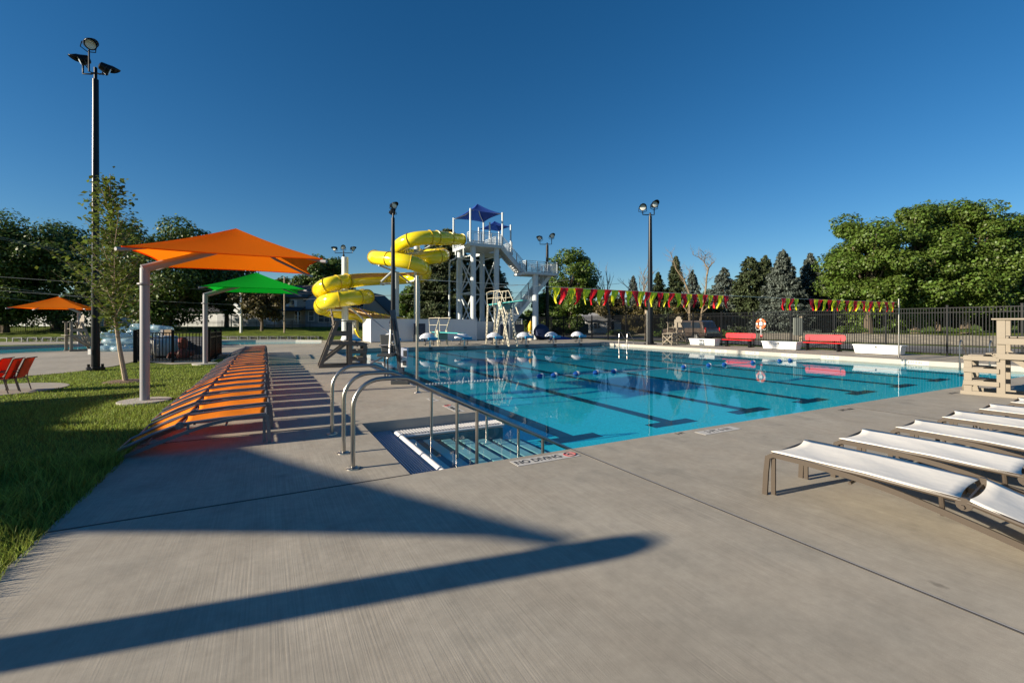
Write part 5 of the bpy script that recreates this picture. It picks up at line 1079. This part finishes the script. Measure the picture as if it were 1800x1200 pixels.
bench('left red bench, beside the life ring', 28.0, 18.6, 20.8); bench('right red bench, between two white storage boxes', 28.0, 13.35, 15.5)
def storage(label, x, ya, yb, logo=False):
    t = thing('storage_box', label, 'storage box', (x, ya, 0), group='white storage boxes along the right fence'); O = t.location; s = .06
    mb = MB(); mb.add([(x - .30 + s, ya + s, .03), (x + .30 - s, ya + s, .03), (x + .30 - s, yb - s, .03), (x - .30 + s, yb - s, .03), (x - .30, ya, .42), (x + .30, ya, .42), (x + .30, yb, .42), (x - .30, yb, .42)], [(3, 2, 1, 0), (4, 5, 6, 7), (0, 1, 5, 4), (1, 2, 6, 5), (2, 3, 7, 6), (3, 0, 4, 7)]); mb.build('body', M_white, t, origin=O, bevel=.015)
    mb = MB(); mb.b2((x - .33, ya - .03, .423), (x + .33, yb + .03, .49)); mb.build('lid', M_white, t, origin=O, bevel=.015)
    mb = MB(); m2 = (ya + yb) / 2; mb.b2((x - .345, m2 - .02, .33), (x - .295, m2 + .02, .44)); mb.build('latch', M_dark, t, origin=O)
    if logo:
        mb = MB(); mb.add([(x - .31, m2 - .22, .06), (x - .31, m2 + .22, .06), (x - .335, m2 + .22, .43), (x - .335, m2 - .22, .43)], [(0, 1, 2, 3)]); mb.build('grey_panel', mat('panel_grey', (.10, .12, .15), .5), t, origin=O)
        mb = MB(); q = x - .338
        for a, b in (((.17, .16), (0, .30)), ((0, .30), (-.17, .16)), ((.17, .16), (.17, .34)), ((-.17, .16), (-.17, .34)), ((.17, .34), (0, .22)), ((0, .22), (-.17, .34))): mb.bar((q, m2 + a[0], a[1]), (q, m2 + b[0], b[1]), .01, .035, (0, 1, 0))
        mb.build('emblem', M_white, t, origin=O)
storage('small white storage box with grey panel and emblem', 27.5, 20.95, 23.1, True); storage('white storage box below the life ring', 27.4, 15.4, 17.5); storage('largest white storage box, behind the steel pennant pole', 27.4, 10.45, 12.5)
t = thing('life_ring', 'orange and white life ring hanging on the black fence', 'life ring', (28.82, 18.65, 1.55)); mb = MB(); n = 32
mb.tube([(0, math.cos(2 * math.pi * i / n) * .27, math.sin(2 * math.pi * i / n) * .27) for i in range(n)], .075, 10, closed=True); mb.build('ring', mat('ring_orange', (.80, .13, .03), .5), t, smooth=True)
for a in (0, 90, 180, 270):
    mb = MB(); mb.tube([(0, math.cos(R(a + q)) * .27, math.sin(R(a + q)) * .27) for q in (-11, -4, 4, 11)], .081, 10); mb.build('white_band', M_white, t, smooth=True)
mb = MB(); mb.tube([(0, -.33 + .02 * i, -.33 - .08 * math.sin(i * .3)) for i in range(30)], .012, 5); mb.tube([(.0, 0, -.33), (0, .01, -.6), (0, -.01, -.8)], .02, 5); mb.tube([(0, .33, .0), (-.02, .36, -.3), (0, .3, -.42), (0, 0, -.36)], .01, 5); mb.build('rope', M_white, t)
mb = MB(); mb.b2((-.03, -.1, -.12), (.02, .1, .12)); mb.build('bracket', M_white, t); mb = MB(); mb.b2((.02, -.06, -.9), (.06, .06, -.72)); mb.build('red_handle', M_red, t)
def grab(label, x, y, s=1, H=.95, yaw=0):
    t = thing('grab_rail', label, 'grab rail', (x, y, 0), yaw, 'steel grab rails at pool ladders')
    mb = MB(); mb.tube([(.42, 0, 0), (.42, 0, .30), (.40, 0, .36), (.30, 0, .44), (.0, 0, .84), (-.10, 0, .90), (-.20, 0, .84), (-.24, 0, .70), (-.26, 0, -.1), (-.26, 0, -.5)], .022, 8); mb.build('tube', M_steel, t, smooth=True)
    mb = MB(); mb.lathe((.42, 0, 0), [(.05, 0), (.05, .015), (.03, .02)], 10); mb.build('base_flange', M_steel, t)
grab('left grab rail of the near right ladder', 24.5, 7.45); grab('right grab rail of the near right ladder, behind the lifeguard chair', 24.5, 6.6)
grab('left grab rail of the far right ladder under the pennants', 24.5, 27.3); grab('right grab rail of the far right ladder', 24.5, 26.4)
# ================================================= pool lift
t = thing('pool_lift', 'pool lift with dark seat and tall blue grey mast', 'pool lift', (3.1, 11.0, 0)); O = Vector((0, 0, 0))
b = t.location
def LP(px, py, Z): return D(px, py, Z) - Vector(b)
Zb = 11.9
mb = MB(); mb.bar(LP(706, 655, Zb), LP(690, 545, Zb), .13, .13); mb.build('mast', mat('blue_grey_metal', (.055, .075, .115), .3, .6), t, bevel=.01)
mb = MB(); mb.bar(LP(706, 663, Zb), LP(689, 560, Zb - .2), .05, .05); mb.bar(LP(700, 650, Zb), LP(694, 548, Zb), .04, .04); mb.build('actuator', M_dark, t)
mb = MB(); mb.tube([LP(685, 568, Zb), LP(688, 556, Zb), LP(686, 600, Zb), LP(685, 626, Zb), LP(680, 630, Zb)], .035, 8); mb.tube([LP(690, 600, Zb), LP(692, 603, Zb)], .05, 8); mb.build('hanger', M_alu, t, smooth=True)
mb = MB(); p0 = LP(667, 588, Zb); p1 = LP(694, 588, Zb); q0 = LP(670, 619, Zb); q1 = LP(694, 619, Zb); dz = ey * .05
mb.ext([p0, p1, q1, q0], dz * 0, dz); mb.build('backrest', M_dark, t, bevel=.03)
mb = MB(); mb.ext([LP(670, 620, Zb), LP(696, 620, Zb), LP(698, 625, Zb), LP(670, 625, Zb)], -ey * .40, ey * .05); mb.build('seat', M_dark, t, bevel=.02)
mb = MB(); mb.tube([LP(667, 607, Zb), LP(694, 606, Zb), LP(694, 606, Zb - .35)], .018, 6); mb.tube([LP(667, 607, Zb), LP(667, 607, Zb - .35)], .018, 6); mb.build('armrest', M_alu, t, smooth=True)
for px in (676, 681): mb = MB(); mb.bar(LP(px, 624, Zb), LP(px + 1, 668, Zb), .05, .03); mb.build('seat_post', M_dark, t)
mb = MB(); mb.tube([LP(650, 635, Zb), LP(678, 637, Zb)], .016, 6); mb.tube([LP(650, 640, Zb - .3), LP(672, 628, Zb)], .02, 6); mb.tube([LP(632, 541, Zb + .1), LP(688, 588, Zb)], .014, 6); mb.build('footrest_tube', M_alu, t)
mb = MB(); c_ = LP(711.5, 620, Zb - .1); mb.box(c_, (.16, .14, .27), rz=-TH); mb.build('battery_box', mat('pale_blue_grey_box', (.45, .50, .62), .4), t, bevel=.01)
mb = MB(); c_ = LP(711, 638, Zb - .1); mb.box(c_, (.15, .13, .20), rz=-TH); mb.build('control_box', M_white, t, bevel=.01)
mb = MB(); c_ = LP(712, 621, Zb - .19); mb.box(c_, (.09, .02, .15), rz=-TH); c_ = LP(711, 638, Zb - .18); mb.box(c_, (.09, .02, .11), rz=-TH); mb.build('dark_panel', M_dark, t)
mb = MB(); c_ = LP(705, 672, Zb - .1); mb.box(Vector((c_.x, c_.y, .05)), (.45, .35, .10), rz=-TH); c_ = LP(707, 660, Zb); mb.box(Vector((c_.x, c_.y, .2)), (.10, .10, .4), rz=-TH); mb.build('base', M_dark, t, bevel=.01)
# ================================================= SUV beyond the fence
def suv(label, x, y, rz):
    t = thing('parked_car', label, 'car', (x, y, 0), rz)     # local +y = front, x = width
    M_body = mat('taupe_car_paint', (.16, .125, .105), .25, .5, coat=1); L_, w_, = 5.2, 1.95
    prof = [(-2.6, .45), (-2.62, .95), (-2.52, 1.08), (-2.42, 1.10), (-2.15, 1.72), (-1.95, 1.84), (0.2, 1.86), (.55, 1.80), (1.25, 1.18), (2.35, 1.02), (2.58, .85), (2.6, .42), (2.1, .38), (-2.1, .38)]
    def body(sc_, inset): return [(u * 1, z) for u, z in prof]
    mb = MB(); k = 0; secs = [(-.975, .0), (-.90, 0), (.90, 0), (.975, 0)]
    for i, (xx, _) in enumerate(secs):
        for u, z in prof:
            nar = .16 * max(0, (z - 1.1) / .75); q = xx * (1 - nar) ; du = .97 if i in (0, 3) else 1
            mb.v.append((q, u * du, z if not (i in (0, 3) and z > 1.7) else z - .03))
    n = len(prof)
    for i in range(3):
        for j in range(n): a = i * n + j; c_ = i * n + (j + 1) % n; mb.f.append((a, c_, c_ + n, a + n))
    mb.f.append(tuple(range(n))[::-1]); mb.f.append(tuple(range(3 * n, 4 * n))); mb.build('body', M_body, t, bevel=.03)
    for s in (-1, 1):
        def sx_(z): return s * (.975 * (1 - .16 * max(0, (z - 1.1) / .75)) + .008)
        for poly in ([(-2.12, 1.16), (-1.88, 1.68), (-1.05, 1.70), (-1.05, 1.16)], [(-.97, 1.16), (-.97, 1.70), (-.05, 1.71), (-.05, 1.16)], [(.03, 1.16), (.03, 1.70), (.42, 1.66), (.95, 1.18)]):
            mb = MB(); mb.add([(sx_(z), u, z) for u, z in poly], [tuple(range(4))]); mb.build('side_window', M_glassd, t, solid=.012)
        mb = MB(); mb.b2((s * .86, -2.655, .78), (s * 1.0, -2.56, 1.22)); mb.build('tail_light', mat('tail_lamp_red', (.55, .01, .01), .15, coat=1), t, bevel=.02)
        for yy in (-1.55, 1.6):
            mb = MB(); mb.tube([(s * .72, yy, .37), (s * .99, yy, .37)], .37, 24); wh = mb.build('wheel', mat('tyre', (.02, .02, .02), .8), t, smooth=True)
            mb = MB(); mb.lathe((s * .985, yy, .37), [(.23, 0), (.22, .015), (.06, .03)], 12, Matrix.Rotation(R(90) * s, 3, 'Y')); mb.build('rim', M_alu, wh, smooth=True)
            mb = MB(); mb.tube([(s * .98, yy + math.cos(a) * .43, .37 + math.sin(a) * .43) for a in [math.pi * q / 12 for q in range(13)]], .035, 5); mb.build('wheel_arch', M_dark, t)
    mb = MB(); mb.add([(-.78, -2.40, 1.17), (.78, -2.40, 1.17), (.68, -2.18, 1.68), (-.68, -2.18, 1.68)], [(0, 1, 2, 3)]); mb.v = [(v[0], v[1] - .035, v[2]) for v in mb.v]; mb.build('rear_window', M_glassd, t, solid=.01)
    mb = MB(); mb.b2((-.96, -2.70, .42), (.96, -2.55, .68)); mb.build('bumper', M_dark, t, bevel=.03)
    mb = MB(); mb.b2((-.99, .9, 1.15), (-1.18, 1.08, 1.32)); mb.b2((.99, .9, 1.15), (1.18, 1.08, 1.32)); mb.build('mirror', M_body, t, bevel=.02)
suv('brown four wheel drive car parked on the road behind the black fence', 35.2, 29.9, R(0))
# ================================================= utility posts, wires
for i, (px, Z, yt, r_, lb) in enumerate([(1408.5, 34, 556, .13, 'square timber post behind the right red bench'), (1136, 44, 545, .16, 'wooden pole just left of the light pole, seen under the pennants'), (500, 56, 486, .10, 'thin pole behind the green canopy')]):
    b = W((px - 900) / F * Z, Z); t = thing('utility_pole', lb, 'pole', (b.x, b.y, gh(b.x, b.y))); mb = MB(); h = CH + (HY - yt) / F * Z - gh(b.x, b.y); mb.tube([(0, 0, 0), (0, 0, h)], [r_, r_ * .85], 8); mb.build('post', mat('weathered_pole', (.30, .24, .17), .9, var=.2), t)
    if i == 0: mb = MB(); mb.box((-.25, .1, h - .75), (.55, .25, 1.3), rz=-TH); mb.build('cabinet', mat('meter_grey', (.17, .19, .17), .6), t)
b = D(424, 0, 56); t = thing('utility_pole', 'pale steel pole with small white lights below the green canopy', 'pole', (b.x, b.y, .3)); mb = MB(); h = CH + (HY - 512) / F * 56 - .3; mb.tube([(0, 0, 0), (0, 0, h)], .17, 10); mb.build('post', M_alu, t, smooth=True)
mb = MB()
for k in range(4): mb.box((-.5 + .3 * (k % 2), -.1, h - 1.7 - .35 * k), (.5, .3, .3), rz=-TH, ry=.6)
mb.build('speaker', M_white, t)
def wire(label, a, b, sag=.5, r=.018):
    a, b = D(*a), D(*b); t = MB(); O = a
    t.tube([a.lerp(b, i / 24) - Vector((0, 0, sag * 4 * (i / 24) * (1 - i / 24))) for i in range(25)], r, 4)
    o = t.build('overhead_wire', mat('wire_grey', (.28, .29, .30), .5), None, origin=O); o.location = O; tag(o, label, 'wire', 'overhead wires')
for i, (a, b) in enumerate([((-60, 402, 50), (300, 470, 60)), ((-60, 405, 50), (300, 474, 60)), ((-60, 482, 50), (700, 520, 62)), ((-60, 495, 50), (400, 545, 62)), ((-60, 506, 50), (640, 542, 62)), ((480, 528, 58), (1000, 492, 62)), ((700, 522, 62), (1090, 498, 66)), ((-60, 512, 50), (200, 537, 58))]):
    wire(['upper of the two wires crossing the far left maple high up', 'lower of the two wires crossing the far left maple high up', 'long wire running from the far left past the house roofs', 'wire across the dark left trees below the paired wires', 'wire crossing left trees and the grey house front', 'wire passing behind the slide coils', 'wire passing behind the tower legs and stairs', 'lowest wire at the left edge ending behind the young tree'][i], a, b, .4, .02)
# ================================================= red chairs, pump, tubes
def chair(label, loc, rz):
    t = thing('sling_chair', label, 'chair', loc, rz, 'red sling chairs at the left picture edge'); M_cf = mat('brown_chair_frame', (.12, .085, .07), .4, .4)
    for s in (-1, 1):
        x = s * .28
        mb = MB(); mb.tube([(x, .26, 0), (x, .25, .40), (x, .20, .60), (x, .10, .64), (x, -.22, .64), (x, -.28, .60)], .016, 8); mb.build('arm', M_cf, t, smooth=True)
        mb = MB(); mb.tube([(x, -.34, 0), (x, -.24, .40), (x * .9, -.28, .60), (x * .9, -.44, 1.02), (x * .9, -.50, 1.04)], .016, 8); mb.build('leg', M_cf, t, smooth=True)
        mb = MB(); mb.tube([(x * .9, .26, .44), (x * .9, -.22, .41)], .014, 8); mb.build('seat_tube', M_cf, t, smooth=True)
    for a_, b_, c_ in ((.28, .24, .41), (.25, -.25, .40), (.25, -.50, 1.04)): mb = MB(); mb.tube([(-a_, b_, c_), (a_, b_, c_)], .014, 6); mb.build('cross_bar', M_cf, t, smooth=True)
    mb = MB(); P_ = [(.27, .44), (0, .425), (-.2, .43), (-.27, .52), (-.35, .75), (-.44, 1.0), (-.49, 1.04)]
    mb.grid(lambda u, v: (-.25 + .5 * v, P_[min(6, int(u * 6 + .5))][0], P_[min(6, int(u * 6 + .5))][1] - .02 * math.sin(math.pi * v)), 6, 5); mb.build('sling', M_rsling, t, smooth=True, solid=.006); return t
c0 = G(20, 687); c1 = chair('red sling chair nearest the lawn at the left edge', c0, R(84)); c1.scale = (.74,) * 3
dup(c1, G(-3, 690), R(86), 'red sling chair in the middle of the left edge group'); dup(c1, G(-22, 689), R(82), 'red sling chair cut by the left picture edge')
# pump equipment
p = G(318, 634); t = thing('pump', 'reddish brown pump inside the low black fence', 'pump', (p.x, p.y + .5, 0)); mb = MB(); Mp = mat('pump_red', (.20, .045, .03), .5, var=.3)
mb.lathe((0, 0, .1), [(.22, 0), (.25, .1), (.2, .3), (.12, .38)], 16); mb.build('housing', Mp, t, smooth=True); mb = MB(); mb.lathe((0, 0, .5), [(.14, 0), (.17, .08), (.17, .4), (.1, .46)], 16); mb.build('motor', Mp, t, smooth=True); mb = MB(); mb.tube([(0, 0, .28), (-.45, 0, .28), (-.5, 0, .1)], .09, 10); mb.tube([(.1, 0, .28), (.4, 0, .28)], .12, 10); mb.build('pipe', Mp, t, smooth=True); mb = MB(); mb.b2((-.3, -.25, 0), (.3, .25, .1)); mb.build('base', M_dark, t)
p = G(290, 628); t = thing('filter_tank', 'white tank with pale pipe behind the low black fence', 'tank', (p.x, p.y, 0)); mb = MB(); mb.lathe((0, 0, .1), [(.5, 0), (.62, .15), (.62, .7), (.45, .9)], 20); mb.build('tank', mat('white_tank', (.62, .62, .60), .4), t, smooth=True); mb = MB(); mb.tube([(-.6, -.3, .05), (-.8, -.3, .3), (-.75, -.35, .75)], .09, 10); mb.build('pipe', M_white, t, smooth=True); mb = MB(); mb.cyl((0, 0, 0), .4, .12); mb.build('base', M_dark, t)
p = G(343, 627); t = thing('equipment_box', 'grey louvred equipment box behind the low black fence', 'equipment box', (p.x, p.y, 0), -TH); mb = MB(); mb.b2((-.5, -.3, .08), (.5, .3, .95)); mb.build('cabinet', mat('cabinet_grey', (.12, .13, .16), .6), t, bevel=.01); mb = MB()
for k in range(9): mb.b2((-.42, -.33, .2 + .08 * k), (.42, -.303, .235 + .08 * k))
mb.build('louvre', M_dark, t)
p = G(300, 622); t = thing('timber_post', 'tan board panel beside the tank in the pump enclosure', 'panel', (p.x - .1, p.y, 0), -TH); mb = MB(); mb.b2((-.22, -.03, 0), (.22, .03, 1.25)); mb.build('board', mat('tan_board', (.28, .20, .12), .7, var=.2), t); mb = MB(); mb.b2((-.36, -.05, 0), (-.23, .05, 1.25)); mb.build('edge_post', M_grey, t)
# clear inner tubes
M_tube = mat('clear_vinyl', (.42, .60, .68), .12, coat=1, spec=.8)
nt_ = M_tube.node_tree; pb = nt_.nodes['Principled BSDF']; pb.inputs['Alpha'].default_value = .55
t0 = None; tl = ['topmost', 'lower']
spots = [(192, 617, .16, 0), (218, 617, .16, 0), (203, 616, .5, .1), (228, 616, .52, -.1), (197, 614, .84, .1), (222, 614, .86, .05), (212, 612, 1.16, 0), (240, 613, 1.0, .2), (262, 612, .95, 0), (285, 611, 1.25, .05), (250, 611, 1.35, -.1), (205, 611, .2, 0)]
lbs = ['clear blue inner tube lying lowest at the left of the pile', 'clear blue inner tube lying lowest beside the young tree trunk', 'clear inner tube in the second layer at left', 'clear inner tube in the second layer at right', 'clear inner tube in the third layer at left', 'clear inner tube in the third layer at right', 'clear inner tube on the upper left of the pile', 'clear inner tube propped behind the umbrella column', 'clear inner tube right of the umbrella column', 'topmost clear inner tube at the right end of the pile', 'clear inner tube high in the middle of the pile', 'clear inner tube at the back of the pile on the ground']
for i, (px, py, z, tl_) in enumerate(spots):
    p = G(px, py)
    if t0 is None:
        t0 = thing('inner_tube', lbs[0], 'inner tube', (p.x, p.y, z), 0, 'clear inner tubes piled behind the lawn'); mb = MB(); mb.tube([(math.cos(2 * math.pi * q / 28) * .46, math.sin(2 * math.pi * q / 28) * .46, 0) for q in range(28)], .17, 12, closed=True); mb.build('ring', M_tube, t0, smooth=True); mb = MB(); mb.cyl((.46, 0, .15), .035, .08, 8); mb.build('valve', M_white, t0)
    else: o = dup(t0, (p.x, p.y, z), random.uniform(0, 6), lbs[i]); o.rotation_euler = (tl_, random.uniform(-.15, .15), random.uniform(0, 6))
# bits on the far deck
p = W((933 - 900) / F * 43, 43); t = thing('round_bin', 'round pale bin at the foot of the stair landing column', 'bin', (p.x, p.y, 0)); mb = MB(); mb.lathe((0, 0, 0), [(.27, 0), (.32, .3), (.30, .58), (.26, .6)], 18); mb.build('body', mat('bin_cream', (.55, .50, .42), .5), t, smooth=True); mb = MB(); mb.tube([(-.22, 0, .55), (-.15, 0, .85), (.05, 0, .9), (.2, 0, .58)], .03, 6); mb.build('handle', M_white, t, smooth=True)
p = W((936 - 900) / F * 43.6, 43.6); t = thing('rescue_tube', 'yellow rescue tube leaning on the stair landing column', 'rescue tube', (p.x - .25, p.y, 0)); mb = MB(); mb.tube([(0, 0, .5), (-.05, 0, .9), (0, 0, 1.4), (.06, 0, 1.8)], [.10, .2, .22, .08], 10); mb.build('tube', mat('safety_yellow', (.75, .42, .01), .5), t, smooth=True); mb = MB(); mb.tube([(.06, 0, 1.78), (.1, .05, 2.0), (.16, .1, 1.8)], .02, 5); mb.build('strap', M_dark, t, smooth=True)
t = thing('slide_control_box', 'big dark navy covered reel behind the starting blocks', 'reel', W((952 - 900) / F * 44, 44)); mb = MB(); mb.lathe((0, 0, .75), [(.5, -.35), (.75, -.3), (.78, 0), (.75, .3), (.5, .35)], 20, Matrix.Rotation(R(60), 3, 'X')); mb.build('cover', mat('navy_cover', (.012, .02, .06), .6, bump=.4, bscale=4), t, smooth=True)
for s in (-.5, .5): mb = MB(); mb.bar((s, 0, 0), (s * .3, 0, .7), .07); mb.build('leg', M_dark, t)
t['category'] = 'reel'; t.name = 'cover_reel'
t = thing('folded_cover', 'low dark blue folded cover on the far deck', 'pool cover', W((984 - 900) / F * 45, 45)); mb = MB(); mb.grid(lambda u, v: (-1.1 + 2.4 * u, -.5 + v, .02 + .42 * math.sin(math.pi * min(1, u * 1.02)) ** .7 * math.sin(math.pi * v) ** .5 * (1 - .5 * u) + .05 * math.sin(u * 14 + v * 5)), 20, 8); mb.build('fold', mat('blue_cover', (.012, .04, .22), .6, bump=.3), t, smooth=True)
mb = MB(); mb.b2((-1.0, -.45, .0), (.9, .45, .05)); mb.build('base_sheet', MATS['blue_cover'], t)
p = W((620 - 900) / F * 42, 42); t = thing('utility_cabinet', 'tall white cabinet seen behind the dark lifeguard chair', 'cabinet', (p.x, p.y, 0), -TH); mb = MB(); mb.b2((-.4, -.3, 0), (.42, .4, 1.9)); mb.build('body', M_white, t, bevel=.02); mb = MB(); mb.b2((-.3, -.34, .2), (.3, -.303, 1.75)); mb.build('door', M_white, t); mb = MB(); mb.tube([(0, -.45, 0), (0, -.45, 1.5), (-.12, -.45, 1.62)], .04, 6); mb.tube([(0, -.45, 1.35), (.16, -.45, 1.55)], .03, 6); mb.build('shower_pipe', M_grey, t)
# slide splash-down end seen left of the wall
p = D(634, 585, 41); t = thing('run_out_trough', 'yellow tan trough end left of the white wall', 'slide end', (p.x, p.y, 0)); mb = MB(); mb.grid(lambda u, v: (-.5 + 1.4 * u, 2.2 * v, .15 + 1.0 * abs(2 * u - 1) ** 2), 12, 4); mb.build('trough', M_yel, t, smooth=True, solid=.06)
for q in (.4, 1.8): mb = MB(); mb.bar((-.3, q, 0), (.7, q, .2), .1); mb.build('leg', M_grey, t)
# ================================================= depth markings
M_tile = mat('marker_tile', (.52, .50, .46), .6); M_ink = mat('marker_ink', (.015, .015, .015), .5); M_rink = mat('marker_red', (.36, .03, .03), .5)
def marker(label, text, x, y, L_, h, yaw, sym=False, xs=.8, bg=True, z=.004, red=False):
    t = thing('depth_marker', label, 'depth marker', (x, y, z), yaw, None)
    if bg: mb = MB(); mb.b2((-L_ / 2, -h / 2 * 1.3, -.002), (L_ / 2, h / 2 * 1.3, .0)); mb.build('tile', M_tile, t)
    fnt(text, h, 'lettering', M_rink if red else M_ink, t, (-(.11 if sym else 0) * L_, 0, .0015), xs=xs, ext=.0006)
    if sym:
        mb = MB(); n = 28; cx = L_ * .40; mb.tube([(cx + math.cos(2 * math.pi * i / n) * h * .46, math.sin(2 * math.pi * i / n) * h * .46, .002) for i in range(n)], .006, 4, closed=True); mb.bar((cx - h * .32, h * .32, .002), (cx + h * .32, -h * .32, .002), .009, .003); so_ = mb.build('no_diving_symbol', M_rink, t)
        mb = MB(); mb.tube([(cx - h * .25, -h * .05, .002), (cx, .02, .002), (cx + h * .2, -.05 * h, .002)], .006, 4); mb.build('diver_mark', M_ink, t)
    return t
marker('no diving marker with red crossed circle on the near deck edge', 'NO DIVING', 2.83, 4.42, .84, .155, R(0), sym=True, xs=.75)
p = G(1265, 757); marker('depth marker reading 3 ft 6 in on the near deck edge', '3 FT 6 IN', p.x, p.y + .02, .78, .145, R(0), xs=.9)
p = G(1488, 720); marker('faint depth marker without a white tile on the near deck right of the middle', '3 FT 6 IN', p.x, p.y, .8, .12, R(0), bg=False, xs=.9)
p = G(1676, 691); marker('depth marker on the near deck by the beige lifeguard chair', '3 FT 0 IN', p.x, p.y, .8, .12, R(0), bg=False, xs=.9)
p = G(1196, 762); marker('small worn characters left of the 3 ft 6 in marker', '3 FT', p.x, p.y, .8, .10, R(0), bg=False, xs=.9)
p = G(768, 699); marker('depth marker on the left deck edge by the steel pole', '4 FT', 3.0, 8.95, .4, .13, R(90)); marker('no diving marker on the left deck edge near the steps', 'NO DIVING', 3.02, 7.85, .75, .13, R(90), sym=True, xs=.75)
def wmark(label, text, y, h=.13, L_=.72, dark=False):
    t = thing('depth_marker', label, 'depth marker', (XR - .004, y, -.105)); mb = MB(); mb.b2((-.001, -L_ / 2, -.075), (.002, L_ / 2, .075)); mb.build('tile', M_tile, t)
    M = Matrix(((0, 0, -1), (-1, 0, 0), (0, 1, 0))); fnt(text, h, 'lettering', M_ink, t, (-.003, 0, 0), M=M, xs=.95, ext=.0006)
for px, tx, lb in ((1099, '5 FT', 'wall depth marker below the far right grab rails'), (1240, '5 FT 0 IN', 'wall depth marker below the small white box with emblem'), (1267, '5 FT 0 IN', 'wall depth marker just right of the small white box'), (1322, '5 FT 0 IN', 'wall depth marker below the life ring'), (1387, '5 FT 0 IN', 'wall depth marker below the middle white storage box'), (1459, '5 FT 0 IN', 'wall depth marker below the right red bench'), (1608, '3 FT 0 IN', 'wall depth marker nearest the camera, right of the steel pole')):
    wmark(lb, tx, DY(px, XR), L_=.95 if px > 1500 else .8)
for i, px in enumerate((790, 845, 985)): 
    t = thing('depth_marker', ['far wall depth marker right of the low diving board', 'far wall depth marker below the high diving board', 'far wall depth marker near the right starting blocks'][i], 'depth marker', (EX(px, YF), YF - .004, -.1)); mb = MB(); mb.b2((-.35, -.002, -.06), (.35, .001, .06)); mb.build('tile', M_tile, t); M = Matrix(((1, 0, 0), (0, 0, -1), (0, 1, 0))); fnt('12 FT 0 IN', .11, 'lettering', M_ink, t, (0, -.003, 0), M=M, ext=.0006)
fnt_ = None
